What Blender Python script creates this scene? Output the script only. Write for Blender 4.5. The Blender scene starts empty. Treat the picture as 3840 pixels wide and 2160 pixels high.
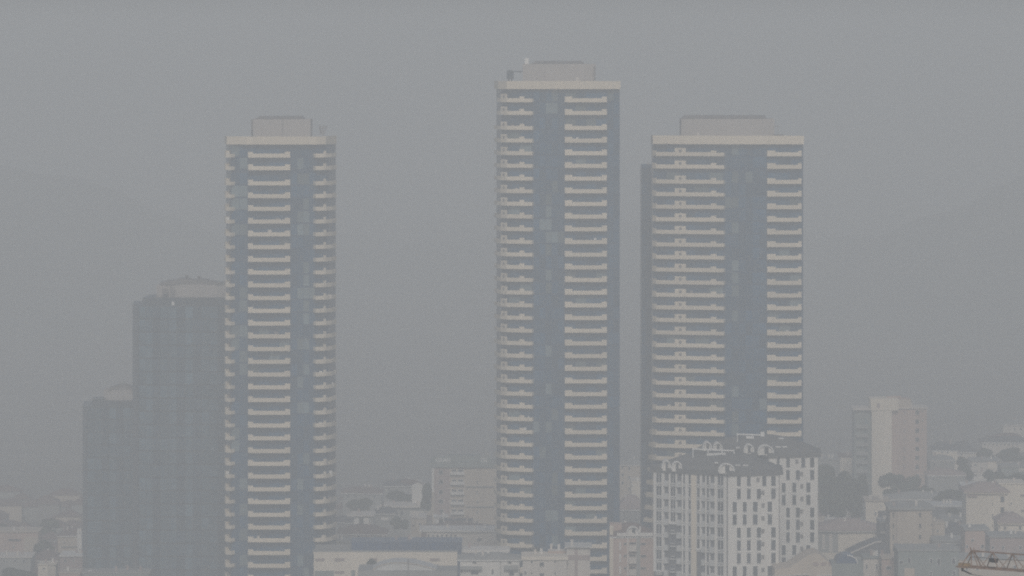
import bpy, math, random
from mathutils import Vector

random.seed(7)
SC = bpy.context.scene
COL = SC.collection

# ------------------------------------------------------------------ camera
FOC = 20160.0            # focal length in pixels of the 3840 wide photograph
EYE = 165.0              # eye height above the plain, metres
HOR = 150.0              # row of the horizon in the photograph

cam_d = bpy.data.cameras.new('camera')
cam_d.sensor_width = 36.0
cam_d.lens = FOC * 36.0 / 3840.0
cam_d.shift_y = -(1080.0 - HOR) / 3840.0
cam_d.clip_start = 1.0
cam_d.clip_end = 30000.0
cam = bpy.data.objects.new('camera', cam_d)
cam.location = (0, 0, EYE)
cam.rotation_euler = (math.radians(90), 0, 0)
COL.objects.link(cam)
SC.camera = cam

# ------------------------------------------------------------------ light
SUN_EL, SUN_AZ = math.radians(36), math.radians(179)   # azimuth clockwise from the view direction
world = bpy.data.worlds.new('World')
SC.world = world
world.use_nodes = True
nt = world.node_tree
nt.nodes.clear()
sky = nt.nodes.new('ShaderNodeTexSky')
sky.sky_type = 'NISHITA'
sky.sun_disc = False
sky.sun_elevation = SUN_EL
sky.sun_rotation = SUN_AZ
sky.altitude = 100
sky.air_density = 1.0
sky.dust_density = 3.0
sky.ozone_density = 1.0
bg = nt.nodes.new('ShaderNodeBackground')
bg.inputs['Strength'].default_value = 0.066
wo = nt.nodes.new('ShaderNodeOutputWorld')
nt.links.new(sky.outputs[0], bg.inputs['Color'])
nt.links.new(bg.outputs[0], wo.inputs['Surface'])

sun_d = bpy.data.lights.new('sun', 'SUN')
sun_d.energy = 1.5
sun_d.angle = math.radians(12)
sun_d.color = (1.0, 0.94, 0.86)
sun = bpy.data.objects.new('sun', sun_d)
d = Vector((math.sin(SUN_AZ) * math.cos(SUN_EL), math.cos(SUN_AZ) * math.cos(SUN_EL), math.sin(SUN_EL)))
sun.rotation_euler = d.to_track_quat('Z', 'Y').to_euler()
sun.location = (200, -200, 600)
COL.objects.link(sun)

vs = SC.view_settings
vs.view_transform = 'Standard'
vs.look = 'None'
vs.gamma = 1.0
vs.exposure = 0.03
vs.use_curve_mapping = False

cy = SC.cycles
cy.max_bounces = 8
cy.diffuse_bounces = 3
cy.glossy_bounces = 3
cy.volume_bounces = 5
cy.use_denoising = False      # the remaining grain is that of the photograph
cy.filter_width = 2.0
cy.use_light_tree = False
cy.sample_clamp_indirect = 2.0
cy.use_adaptive_sampling = False
cy.caustics_reflective = False
cy.caustics_refractive = False

# ------------------------------------------------------------------ materials
MATS = {}
def material(name, rgb, rough=0.75, var=0.12, scale=0.35, rnd=0.0, metal=0.0, streak=False, spec=0.4):
    m = bpy.data.materials.new(name)
    m.use_nodes = True
    t = m.node_tree
    b = t.nodes['Principled BSDF']
    b.inputs['Roughness'].default_value = rough
    b.inputs['Metallic'].default_value = metal
    b.inputs['Specular IOR Level'].default_value = spec
    tc = t.nodes.new('ShaderNodeTexCoord')
    mp = t.nodes.new('ShaderNodeMapping')
    mp.inputs['Scale'].default_value = (1, 1, 0.15 if streak else 1)
    n = t.nodes.new('ShaderNodeTexNoise')
    n.inputs['Scale'].default_value = scale
    n.inputs['Detail'].default_value = 6
    n.inputs['Roughness'].default_value = 0.65
    t.links.new(tc.outputs['Object'], mp.inputs['Vector'])
    t.links.new(mp.outputs['Vector'], n.inputs['Vector'])
    r = t.nodes.new('ShaderNodeMapRange')
    r.inputs['From Min'].default_value = 0.3
    r.inputs['From Max'].default_value = 0.7
    r.inputs['To Min'].default_value = 1 - var
    r.inputs['To Max'].default_value = 1 + var
    t.links.new(n.outputs['Fac'], r.inputs['Value'])
    val = r.outputs['Result']
    if rnd:
        oi = t.nodes.new('ShaderNodeObjectInfo')
        r2 = t.nodes.new('ShaderNodeMapRange')
        r2.inputs['To Min'].default_value = 1 - rnd
        r2.inputs['To Max'].default_value = 1 + rnd
        t.links.new(oi.outputs['Random'], r2.inputs['Value'])
        mu = t.nodes.new('ShaderNodeMath'); mu.operation = 'MULTIPLY'
        t.links.new(val, mu.inputs[0]); t.links.new(r2.outputs['Result'], mu.inputs[1])
        val = mu.outputs[0]
    mx = t.nodes.new('ShaderNodeVectorMath'); mx.operation = 'SCALE'
    mx.inputs[0].default_value = rgb
    t.links.new(val, mx.inputs['Scale'])
    t.links.new(mx.outputs[0], b.inputs['Base Color'])
    MATS[name] = m
    return m

material('cream_render', (0.80, 0.71, 0.57), 0.8, 0.05, 0.5, 0.07, streak=True)
material('grey_render', (0.45, 0.42, 0.40), 0.85, 0.08, 0.3, streak=True)
material('pale_render', (0.68, 0.63, 0.57), 0.85, 0.08, 0.3, streak=True)
material('blue_glass', (0.017, 0.082, 0.165), 0.14, 0.25, 0.4, 0.35, spec=0.5)
material('blue_spandrel', (0.014, 0.062, 0.135), 0.25, 0.2, 0.2)
material('pale_glass', (0.13, 0.19, 0.22), 0.25, 0.2, 0.6, 0.4)
material('curtain_glass', (0.085, 0.15, 0.20), 0.18, 0.3, 0.3, 0.25)
material('curtain_glass_dark', (0.055, 0.10, 0.145), 0.18, 0.3, 0.3, 0.25)  # darker copy: column reflections and the dimmer side face put into the colour
material('curtain_frame', (0.05, 0.075, 0.10), 0.35, 0.2, 0.2)
material('dark_fitting', (0.06, 0.06, 0.07), 0.6, 0.2)
material('roof_steel', (0.22, 0.21, 0.21), 0.6, 0.25, 0.6)
material('white_render', (0.78, 0.76, 0.72), 0.8, 0.06, 0.3, streak=True)
material('white_trim', (0.80, 0.80, 0.78), 0.6, 0.05)
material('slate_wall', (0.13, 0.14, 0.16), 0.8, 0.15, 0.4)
material('slate_roof', (0.12, 0.125, 0.13), 0.75, 0.25, 0.5)
material('window_glass', (0.06, 0.07, 0.085), 0.2, 0.2, 0.8, 0.45)
material('beige_render', (0.82, 0.74, 0.62), 0.85, 0.09, 0.2, streak=True)
material('sand_render', (0.55, 0.47, 0.38), 0.85, 0.12, 0.25, streak=True)
material('pink_render', (0.52, 0.38, 0.32), 0.85, 0.12, 0.25, streak=True)
material('rose_render', (0.40, 0.31, 0.29), 0.85, 0.12, 0.25, streak=True)
material('dull_render', (0.33, 0.34, 0.33), 0.85, 0.15, 0.25, streak=True)
material('mint_render', (0.24, 0.28, 0.27), 0.85, 0.15, 0.25, streak=True)
material('tile_roof', (0.17, 0.11, 0.10), 0.85, 0.3, 0.7)
material('dark_roof', (0.08, 0.085, 0.10), 0.8, 0.3, 0.7)
material('steel_blue', (0.02, 0.07, 0.17), 0.35, 0.15, 0.15, 0.15)
material('foliage', (0.045, 0.065, 0.035), 0.8, 0.45, 1.2, 0.2)
material('bark', (0.09, 0.07, 0.05), 0.9, 0.3, 2.0)
material('crane_paint', (0.25, 0.17, 0.13), 0.55, 0.35, 1.5)
material('crane_yellow', (0.36, 0.25, 0.13), 0.55, 0.2, 1.5)
material('black_steel', (0.03, 0.03, 0.035), 0.5, 0.2)
material('metal_sheet', (0.62, 0.63, 0.62), 0.5, 0.12, 0.3)
material('town_wall', (0.26, 0.25, 0.24), 0.9, 0.3, 0.03)
material('ground', (0.24, 0.235, 0.22), 0.95, 0.25, 0.02)

# ------------------------------------------------------------------ helpers
def X(px, Y): return (px - 1920.0) / FOC * Y
def Z(py, Y): return EYE - (py - HOR) / FOC * Y
def ground_z(x, y):
    z = 150.0 * max(0.0, min(1.0, 1.0 - y / 1300.0))
    z += 15.0 * math.exp(-((x - 175) / 95.0) ** 2 - ((y - 2080) / 190.0) ** 2)
    return z

class MB:
    def __init__(s): s.v = []; s.f = []; s.m = []
    def face(s, pts, mi=0):
        i = len(s.v); s.v += [tuple(p) for p in pts]; s.f.append(tuple(range(i, i + len(pts)))); s.m.append(mi)
    def hexa(s, lo, hi, mi=0):
        """lo, hi: matching corner loops"""
        n = len(lo); i = len(s.v)
        s.v += [tuple(p) for p in lo] + [tuple(p) for p in hi]
        s.f.append(tuple(range(i + n - 1, i - 1, -1))); s.m.append(mi)
        s.f.append(tuple(range(i + n, i + 2 * n))); s.m.append(mi)
        for k in range(n):
            s.f.append((i + k, i + (k + 1) % n, i + n + (k + 1) % n, i + n + k)); s.m.append(mi)
    def prism(s, poly, z0, z1, mi=0):
        s.hexa([(p[0], p[1], z0) for p in poly], [(p[0], p[1], z1) for p in poly], mi)
    def box(s, x0, x1, y0, y1, z0, z1, mi=0):
        s.prism([(x0, y0), (x1, y0), (x1, y1), (x0, y1)], z0, z1, mi)
    def bar(s, a, b, w, mi=0):
        a = Vector(a); b = Vector(b); t = (b - a)
        if t.length < 1e-5: return
        t.normalize()
        u = t.cross(Vector((0, 0, 1)))
        if u.length < 1e-3: u = t.cross(Vector((1, 0, 0)))
        u.normalize(); q = t.cross(u)
        c = [(-1, -1), (1, -1), (1, 1), (-1, 1)]
        s.hexa([a + (u * i + q * j) * w * .5 for i, j in c], [b + (u * i + q * j) * w * .5 for i, j in c], mi)
    def mesh(s, name, mats, org=(0, 0, 0)):
        me = bpy.data.meshes.new(name)
        me.from_pydata([(v[0] - org[0], v[1] - org[1], v[2] - org[2]) for v in s.v], [], s.f)
        for m in (mats if isinstance(mats, (list, tuple)) else [mats]): me.materials.append(MATS[m])
        me.polygons.foreach_set('material_index', s.m)
        me.update()
        return me

def link(name, me, parent=None, loc=(0, 0, 0)):
    o = bpy.data.objects.new(name, me); COL.objects.link(o)
    o.location = loc
    if parent is not None: o.parent = parent
    return o
def part(name, mb, mats, parent, loc=(0, 0, 0)):
    """mb is in world coordinates; parent is the thing (an Empty) or one of its parts"""
    r = parent
    while r.parent is not None: r = r.parent
    off = (0, 0, 0)
    if parent is not r: off = tuple(parent.location)
    org = tuple(r.location)
    return link(name, mb.mesh(name, mats, org), parent, (loc[0] - off[0], loc[1] - off[1], loc[2] - off[2]))
def thing(name, label, cat, loc, group=None):
    o = bpy.data.objects.new(name, None); COL.objects.link(o)
    o.empty_display_size = 3
    o.location = loc; o['label'] = label; o['category'] = cat
    if group: o['group'] = group
    return o

class Face:
    """a facade running left to right: points are (photo column, depth behind Y)"""
    def __init__(s, pts, Y):
        s.Y = Y; s.pts = pts
        s.w = [Vector((X(p, Y + d), Y + d)) for p, d in pts]
    def at(s, px):
        k = (px - 1920.0) / FOC
        for i in range(len(s.w) - 1):
            if s.pts[i][0] - 1e-6 <= px <= s.pts[i + 1][0] + 1e-6 and s.pts[i + 1][0] > s.pts[i][0]:
                A, B = s.w[i], s.w[i + 1]; D = B - A
                t = (k * A.y - A.x) / (D.x - k * D.y)
                return A + D * max(0, min(1, t))
        return (s.w[0] if px < s.pts[0][0] else s.w[-1]).copy()
    def cut(s, a, b, extra=()):
        xs = sorted(set([a, b] + [p for p, _ in s.pts if a < p < b] + [e for e in extra if a < e < b]))
        return xs
def outward(a, b):
    t = (b - a); t.normalize()
    return Vector((t.y, -t.x))          # towards the camera for a left-to-right run
def panel(mb, fc, a, b, z0, z1, proud, back=0.1, mi=0):
    A, B = fc.at(a), fc.at(b); n = outward(A, B)
    mb.prism([A - n * back, A + n * proud, B + n * proud, B - n * back][::-1], z0, z1, mi)
def strip(mb, fc, a, b, z0, z1, proud, back=0.1, mi=0):
    xs = fc.cut(a, b)
    for u, v in zip(xs, xs[1:]): panel(mb, fc, u, v, z0, z1, proud, back, mi)

def window(fc, root, a, b, z0, z1, glass='window_glass', frame='white_trim', fw=0.09, name='window', proud=0.10, mid=False):
    mb = MB()
    A, B = fc.at(a), fc.at(b); n = outward(A, B); t = (B - A).normalized()
    def bx(p, q, zz0, zz1, pr, mi):
        mb.prism([q - n * 0.1, q + n * pr, p + n * pr, p - n * 0.1], zz0, zz1, mi)
    bx(A + t * fw, B - t * fw, z0 + fw, z1 - fw, proud * 0.35, 1)
    bx(A, A + t * fw, z0, z1, proud, 0); bx(B - t * fw, B, z0, z1, proud, 0)
    bx(A + t * fw, B - t * fw, z0, z0 + fw, proud * 1.3, 0); bx(A + t * fw, B - t * fw, z1 - fw, z1, proud, 0)
    if mid:
        M = (A + B) * .5
        bx(M - t * .04, M + t * .04, z0 + fw, z1 - fw, proud * .8, 0)
    return part(name, mb, [frame, glass], root)

def loop_scaled(pts, f, c):
    return [(c[0] + (p[0] - c[0]) * f, c[1] + (p[1] - c[1]) * f) for p in pts]
def centre(pts): return (sum(p[0] for p in pts) / len(pts), sum(p[1] for p in pts) / len(pts))
def grow(pts, d):
    c = centre(pts); out = []
    for p in pts:
        v = Vector((p[0] - c[0], p[1] - c[1])); L = v.length
        out.append((p[0] + v.x / L * d, p[1] + v.y / L * d))
    return out

# ------------------------------------------------------------------ ground and haze
g = MB()
NX, NY = 70, 120
xs = [-3500 + 7000 * i / NX for i in range(NX + 1)]
ys = [-500 + 10000 * (j / NY) for j in range(NY + 1)]
# finer grid round the town, coarse beyond
ys = sorted(set([-500, -250] + [50 * k for k in range(0, 60)] + [3000 + 250 * k for k in range(0, 27)]))
xs = sorted(set([-3500, -2500, -1700, -1100, -700] + [-500 + 25 * k for k in range(41)] + [700, 1100, 1700, 2500, 3500]))
nx = len(xs)
for y in ys:
    for x in xs: g.v.append((x, y, ground_z(x, y)))
for j in range(len(ys) - 1):
    for i in range(nx - 1):
        a = j * nx + i
        g.f.append((a, a + 1, a + 1 + nx, a + nx)); g.m.append(0)
go = link('ground', g.mesh('ground', 'ground')); go['kind'] = 'structure'

# wooded hills beyond the plain
def hill_z(x, y):
    z = 112 * math.exp(-((x + 400) / 210.0) ** 2 - ((y - 3500) / 420.0) ** 2)
    z += 122 * math.exp(-((x - 430) / 190.0) ** 2 - ((y - 3400) / 420.0) ** 2)
    z += 42 * math.exp(-((x - 60) / 260.0) ** 2 - ((y - 3900) / 300.0) ** 2)
    z += 5 * math.sin(x / 37.0 + y / 90.0) + 3 * math.sin(x / 13.0 - y / 40.0)
    return z - 16
h_ = MB(); hxs = [-1100 + 22 * k for k in range(101)]; hys = [2700 + 50 * k for k in range(34)]
for y in hys:
    for x in hxs: h_.v.append((x, y, hill_z(x, y)))
for j in range(len(hys) - 1):
    for i in range(100):
        a = j * 101 + i; h_.f.append((a, a + 1, a + 102, a + 101)); h_.m.append(0)
h_.v = [(x, y, max(z, -1.0)) for x, y, z in h_.v]
material('woodland', (0.17, 0.19, 0.17), 0.95, 0.3, 0.02)
ho2 = link('hills', h_.mesh('hills', 'woodland')); ho2['kind'] = 'structure'

hz = MB()
hz.box(-3700, 3700, -700, 9800, -1.5, 189.0)
hm = bpy.data.materials.new('haze'); hm.use_nodes = True
hn = hm.node_tree; hn.nodes.clear()
ho_ = hn.nodes.new('ShaderNodeOutputMaterial')
pv = hn.nodes.new('ShaderNodeVolumePrincipled')
pv.inputs['Color'].default_value = (0.917, 0.949, 0.953, 1)
pv.inputs['Density'].default_value = 0.00091
pv.inputs['Anisotropy'].default_value = 0.0
hn.links.new(pv.outputs[0], ho_.inputs['Volume'])
MATS['haze'] = hm
hzo = link('haze', hz.mesh('haze', 'haze')); hzo['kind'] = 'stuff'

# ------------------------------------------------------------------ residential towers
def balcony_mesh(fc, a, b, prof, zb, deep=1.7):
    """prof: list of (from, to, parapet height); fc: the outer line of the balcony"""
    mb = MB()
    xs = fc.cut(a, b, [p for q in prof for p in q[:2]])
    pts = [fc.at(x) for x in xs]
    for i, (u, v) in enumerate(zip(xs, xs[1:])):
        A, B = pts[i], pts[i + 1]
        if (B - A).length < 1e-4: continue
        n = outward(A, B); m = .5 * (u + v)
        h = 1.05
        for q in prof:
            if q[0] <= m <= q[1]: h = q[2]
        mb.prism([A, A - n * 0.16, B - n * 0.16, B][::1], zb, zb + h)
        mb.prism([A - n * .16, A - n * deep, B - n * deep, B - n * .16], zb + 0.02, zb + 0.27)
    for e, (A, B) in ((0, (pts[0], pts[1])), (1, (pts[-2], pts[-1]))):
        n = outward(A, B); t = (B - A).normalized()
        P = A if e == 0 else B; s = 1 if e == 0 else -1
        pe = xs[0] if e == 0 else xs[-1]; h = max([q_[2] for q_ in prof if q_[0] - .1 <= pe <= q_[1] + .1] or [1.05])
        mb.prism([P - n * .16, P - n * deep, P - n * deep + t * .15 * s, P - n * .16 + t * .15 * s], zb + .27, zb + h)
    return mb

def tower(name, label, Y, plan, crown, bottoms, step, groups, glazing, body_top, n_floor, doors_h=2.55, pale=(), seed=1, extra_left=None):
    rnd = random.Random(seed)
    px_all = [p for p, _ in plan]
    root = thing(name, label, 'apartment tower', (X(sum(px_all) / len(px_all), Y), Y + 12, 0.0))
    org = tuple(root.location)
    body = MB()
    fc = Face(plan['front'] if isinstance(plan, dict) else plan, Y)
    fl = MB()
    fl.prism([tuple(p) for p in fc.w][::-1][::-1], 0, Z(body_top, Y))
    part('glass_wall', fl, 'blue_spandrel', root)
    zs = [Z(b, Y) for b in bottoms]
    while len(zs) < n_floor: zs.append(zs[-1] - step)
    fl_h = step
    # glazing between the balconies, one pane per bay and floor
    for (a, b, n) in glazing:
        for k in range(n):
            u, v = a + (b - a) * k / n + .6, a + (b - a) * (k + 1) / n - .6
            m = MB(); panel(m, fc, u, v, 0.32, 3.12, 0.05)
            me = m.mesh('window_pane', 'blue_glass', (org[0], org[1], 0))
            m2 = MB(); panel(m2, fc, u, v, 0.32, 3.12, 0.05)
            w_ = [u + (v - u) * .0, u + (v - u)]
            me2 = m2.mesh('window_pane', 'pale_glass', (org[0], org[1], 0))
            for i, z in enumerate(zs):
                hot = any(p0 <= .5 * (u + v) <= p1 for p0, p1 in pale)
                pick = hot and rnd.random() < .32 or rnd.random() < .012  # paler copy puts the look of lit, reflecting panes into the colour
                link('window_pane', me2 if pick else me, root, (0, 0, z))
    # balconies
    for gi, gr in enumerate(groups):
        gf = Face(gr['line'], Y); a, b = gr['line'][0][0], gr['line'][-1][0]
        me = balcony_mesh(gf, a, b, gr['prof'], 0.0, gr.get('deep', 1.7)).mesh('balcony', 'cream_render', (org[0], org[1], 0))
        dm = []
        n = gr['doors']
        da, db = max(a, fc.pts[0][0]) + 2, b - 2
        for k in range(n):
            u, v = da + (db - da) * k / n + .7, da + (db - da) * (k + 1) / n - .7
            m = MB(); panel(m, fc, u, v, 0.30, 0.30 + doors_h, 0.05)
            dm.append((m.mesh('balcony_door', 'blue_glass', (org[0], org[1], 0)), m.mesh('balcony_door', 'pale_glass', (org[0], org[1], 0))))
        fan = None
        if gr.get('fan'):
            u, v = gr['fan']; m = MB()
            A, B = gf.at(u), gf.at(v); nn = outward(A, B); C = (A + B) * .5; t = (B - A).normalized()
            ring = [(C + t * math.cos(q) * .42, 1.38 + math.sin(q) * .42) for q in [math.tau * j / 12 for j in range(12)]]
            m.hexa([(p.x + nn.x * .0, p.y + nn.y * .0, z) for p, z in ring], [(p.x + nn.x * .05, p.y + nn.y * .05, z) for p, z in ring])
            fan = m.mesh('fan_grille', 'roof_steel', (org[0], org[1], 0))
        for i, z in enumerate(zs):
            if i < gr.get('skip', 0): continue
            mm = me
            if extra_left and gi == 0 and i in extra_left:
                l2 = [(extra_left[i], gr['line'][0][1] + 2.5)] + gr['line']
                mm = balcony_mesh(Face(l2, Y), l2[0][0], b, gr['prof'], 0.0).mesh('balcony', 'cream_render', (org[0], org[1], 0))
            if gi == 0 and gr.get('trim_top') and i < 2:
                mm = balcony_mesh(gf, gr['trim_top'], b, gr['prof'], 0.0).mesh('balcony', 'cream_render', (org[0], org[1], 0))
            o = link('balcony', mm, root, (0, 0, z))
            if fan: link('fan_grille', fan, o, (0, 0, 0))
            if rnd.random() < .22:
                u = rnd.uniform(a + 14, b - 14) if b - a > 60 else .5 * (a + b)
                q = gf.at(u); wd = rnd.uniform(.3, 1.1); hh = rnd.uniform(1.2, 1.75)
                mc = MB(); mc.box(q.x - wd * .5, q.x + wd * .5, q.y + .3, q.y + .9, 0.27, hh)
                link('balcony_cabinet', mc.mesh('balcony_cabinet', rnd.choice(('white_trim', 'roof_steel', 'pale_render')), (org[0], org[1], 0)), o, (0, 0, 0))
            for d0, d1 in dm:
                link('balcony_door', d1 if rnd.random() < .08 else d0, root, (0, 0, z))
    # crown band
    cr = MB(); cf = Face(crown['line'], Y)
    strip(cr, cf, crown['line'][0][0], crown['line'][-1][0], Z(crown['y1'], Y), Z(crown['y0'], Y), 0.0, 0.35)
    ring = [tuple(p) for p in cf.w] + [(cf.w[-1].x - 1, Y + 27), (cf.w[0].x + 1, Y + 27)]
    part('roof_parapet', cr, 'cream_render', root)
    rf = MB(); rf.prism(loop_scaled(ring, .985, centre(ring)), Z(body_top, Y) - 0.02, Z(crown['y0'], Y) - 0.9)
    part('roof_slab', rf, 'grey_render', root)
    return root

def arc_box(px0, px1, Y, dy, depth, n=8, bulge=1.2):
    """rounded plan"""
    out = []
    for i in range(n + 1):
        t = i / n
        out.append((X(px0 + (px1 - px0) * t, Y + dy), Y + dy + bulge * (2 * t - 1) ** 2 * 1.0))
    out += [(out[-1][0], Y + dy + depth), (out[0][0], Y + dy + depth)]
    return out

def close(line, Y, depth):
    return line + [(line[-1][0] - 2, depth), (line[0][0] + 4, depth)]

ST = 3.30
# --- left tower
T1 = 1392.0
plan1 = [(848, 9), (866, 2.2), (1090, 1.2), (1185, 1.8), (1232, 4.4), (1259, 11), (1252, 24), (862, 24)]
t1 = tower('apartment_tower',
     'slim beige and blue glass tower standing in front of the dark glass office towers', T1, plan1,
     dict(line=[(842, 9), (850, 2.0), (924, 0.2), (1094, -.6), (1188, .2), (1222, 1.8), (1262, 10)], y0=512, y1=542),
     [591, 638, 695], ST,
     [dict(line=[(930, -.4), (1088, -.4)], prof=[(930, 949, 1.5), (1068, 1088, 1.5)], doors=4),
      dict(line=[(842, 4.0), (846, 1.6), (865, .6)], prof=[(842, 849, 1.75), (849, 865, .95)], doors=1),
      dict(line=[(1184, .2), (1214, 1.2), (1223, 1.8), (1244, 4.6), (1262, 9.5)], prof=[(1214, 1223, 1.7)], doors=2)],
     [(868, 928, 2), (1092, 1182, 4)], 541, 38, pale=[(1110, 1160), (880, 925)], seed=3)
a = MB(); a.prism(arc_box(948, 1164, T1, 5, 14), Z(512, T1) - 1, Z(448, T1)); part('plant_room', a, 'grey_render', t1)
a = MB(); a.prism(arc_box(1054, 1064, T1, 4.7, 2), Z(512, T1) - 1, Z(452, T1)); part('pilaster', a, 'grey_render', t1)
a = MB(); a.box(X(936, T1), X(947.6, T1), T1 + 8, T1 + 14, Z(490, T1), Z(450, T1)); a.box(X(936, T1), X(938, T1), T1 + 8, T1 + 14, Z(512, T1) - 1, Z(490, T1)); part('louvre_box', a, 'roof_steel', t1)
def lid(root, Y, x0, x1, y0, y1, dep=6.0, m='roof_steel'):
    mb = MB()
    lo = [(X(x0 - 6, Y), Y + 7.5, Z(y1, Y)), (X(x1 + 4, Y), Y + 7.5, Z(y1, Y)), (X(x1 + 2, Y), Y + 19, Z(y1, Y)), (X(x0 - 2, Y), Y + 19, Z(y1, Y))]
    hi = [(X(x0 + 10, Y), Y + 9, Z(y0, Y)), (X(x1 - 12, Y), Y + 9, Z(y0, Y) - .15), (X(x1 - 6, Y), Y + 14, Z(y0, Y)), (X(x0 + 8, Y), Y + 14, Z(y0, Y))]
    mb.hexa(lo, hi)
    return part('plant_room_roof', mb, m, root)
lid(t1, T1, 958, 1132, 437, 447)
def antenna(root, x0, x1, y0, y1, Y, dy=2.0, name='rooftop_aerial', m='roof_steel'):
    mb = MB(); rr = random.Random(x0)
    cx = .5 * (x0 + x1)
    mb.bar((X(cx, Y), Y + dy, Z(y1, Y) - 1), (X(cx, Y), Y + dy, Z(y0, Y)), .28)
    for k in range(4):
        zz = y0 + (y1 - y0) * (.12 + .2 * k)
        mb.bar((X(x0 + k * 1.5, Y), Y + dy, Z(zz, Y)), (X(x1 - k * 2, Y), Y + dy, Z(zz + rr.uniform(-2, 4), Y)), .2)
        sx = rr.choice((x0 + 3 + k, x1 - 4 - k))
        mb.box(X(sx - 3, Y), X(sx + 3, Y), Y + dy - .2, Y + dy + .25, Z(zz + 8, Y), Z(zz - 3, Y))
    mb.bar((X(x0, Y), Y + dy, Z(y0 + 3, Y)), (X(cx, Y), Y + dy, Z(y1, Y)), .22)
    mb.bar((X(x1, Y), Y + dy, Z(y0 + 3, Y)), (X(cx, Y), Y + dy, Z(y1, Y)), .22)
    return part(name, mb, m, root)
antenna(t1, 1194, 1224, 470, 509, T1, 5)

# --- middle tower
T2 = 1400.0
plan2 = [(1862, 12), (1880, 5.6), (1900, 3.6), (1950, 2.2), (1996, 1.2), (2118, 1.0), (2276, 1.0), (2324, 1.0), (2316, 26), (1875, 26)]
t2 = tower('apartment_tower',
     'tallest beige and blue glass tower, in the middle of the picture', T2, plan2,
     dict(line=[(1853, 11), (1868, 5), (1900, 1.6), (1996, .1), (2118, -.6), (2276, -.6), (2327, -.2)], y0=304, y1=334),
     [383.5, 431, 487], ST,
     [dict(line=[(1853, 12), (1864, 7), (1878, 4.0), (1900, 2.0), (1950, .8), (1996, -.2)], prof=[(1878, 1900, 2.15), (1948, 1966, 1.55), (1966, 1996, .98)], doors=3, fan=(1880, 1898), trim_top=1864),
      dict(line=[(2118, -.6), (2276, -.6)], prof=[(2118, 2146, 1.5), (2257, 2276, 1.5)], doors=4)],
     [(2000, 2115, 5), (2279, 2322, 2)], 334, 38, pale=[(2048, 2100)], seed=5)
a = MB(); a.prism(arc_box(1960, 2233, T2, 5, 15), Z(304, T2) - 1, Z(240, T2)); part('plant_room', a, 'grey_render', t2)
a = MB(); a.box(X(2229, T2), X(2235, T2), T2 + 5, T2 + 8, Z(292, T2), Z(246, T2)); part('louvre_box', a, 'roof_steel', t2)
lid(t2, T2, 1998, 2190, 229, 239)
a = MB(); a.box(X(1968, T2), X(1983, T2), T2 + 7, T2 + 9, Z(241, T2), Z(218, T2)); part('vent_housing', a, 'white_trim', t2)
a = MB(); a.box(X(1900, T2), X(1926, T2), T2 + 6, T2 + 8, Z(296, T2), Z(266, T2))
a.bar((X(1908, T2), T2 + 7, Z(305, T2) - 1), (X(1908, T2), T2 + 7, Z(262, T2)), .5)
a.bar((X(1919, T2), T2 + 7, Z(305, T2) - 1), (X(1919, T2), T2 + 7, Z(262, T2)), .3)
a.bar((X(1922, T2), T2 + 7, Z(268, T2)), (X(1960, T2), T2 + 8, Z(270, T2)), .28); part('facade_hoist', a, 'curtain_frame', t2)
a = MB(); a.box(X(2160, T2), X(2172, T2), T2 + 2.5, T2 + 3.5, Z(306, T2) - 1, Z(290, T2)); part('roof_hatch', a, 'pale_render', t2)

# --- right tower
T3 = 1406.0
plan3 = [(2443, 10), (2450, 6.4), (2530, 4.6), (2714, 1.2), (2790, 1.4), (2877, 1.2), (3012, 1.0), (3006, 26), (2452, 26)]
ext = {i: x for i, x in zip(range(22, 34), [2434, 2432, 2430, 2428, 2424, 2420, 2417, 2413, 2409, 2407, 2406, 2405])}
t3 = tower('apartment_tower',
     'widest beige and blue glass tower, rising behind the white apartment blocks', T3, plan3,
     dict(line=[(2441, 9), (2448, 4.6), (2530, 2.8), (2714, -.3), (2880, -.3), (3015, -.3)], y0=509, y1=541),
     [586, 633, 689.6], ST,
     [dict(line=[(2446, 6.2), (2460, 4.8), (2530, 3.2), (2572, 2.3), (2686, .3), (2714, -.3)], prof=[(2446, 2460, 1.45), (2530, 2572, 2.1), (2666, 2686, 1.5), (2686, 2714, .95)], doors=5, fan=(2541, 2561)),
      dict(line=[(2877, -.3), (3006, -.3)], prof=[(2877, 2909, 1.5), (2993, 3006, 1.5)], doors=3)],
     [(2718, 2874, 6)], 541, 34, pale=[(2735, 2760)], seed=9, extra_left=ext)
a = MB(); a.prism(arc_box(2555, 2905, T3, 5, 15), Z(509, T3) - 1, Z(447, T3)); part('plant_room', a, 'grey_render', t3)
lid(t3, T3, 2566, 2880, 434, 446)
a = MB(); a.bar((X(2922, T3), T3 + 6, Z(509, T3) - 1), (X(2922, T3), T3 + 6, Z(468, T3)), .18); a.bar((X(2905, T3), T3 + 6, Z(476, T3)), (X(2922, T3), T3 + 6, Z(474, T3)), .16)
a.box(X(2904, T3), X(2943, T3), T3 + 3, T3 + 6, Z(512, T3) - .5, Z(505, T3)); part('roof_ladder', a, 'roof_steel', t3)
a = MB(); a.box(X(2615, T3), X(2622, T3), T3 + 2.2, T3 + 3, Z(510, T3) - 1, Z(498, T3)); part('roof_hatch', a, 'pale_render', t3)

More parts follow.
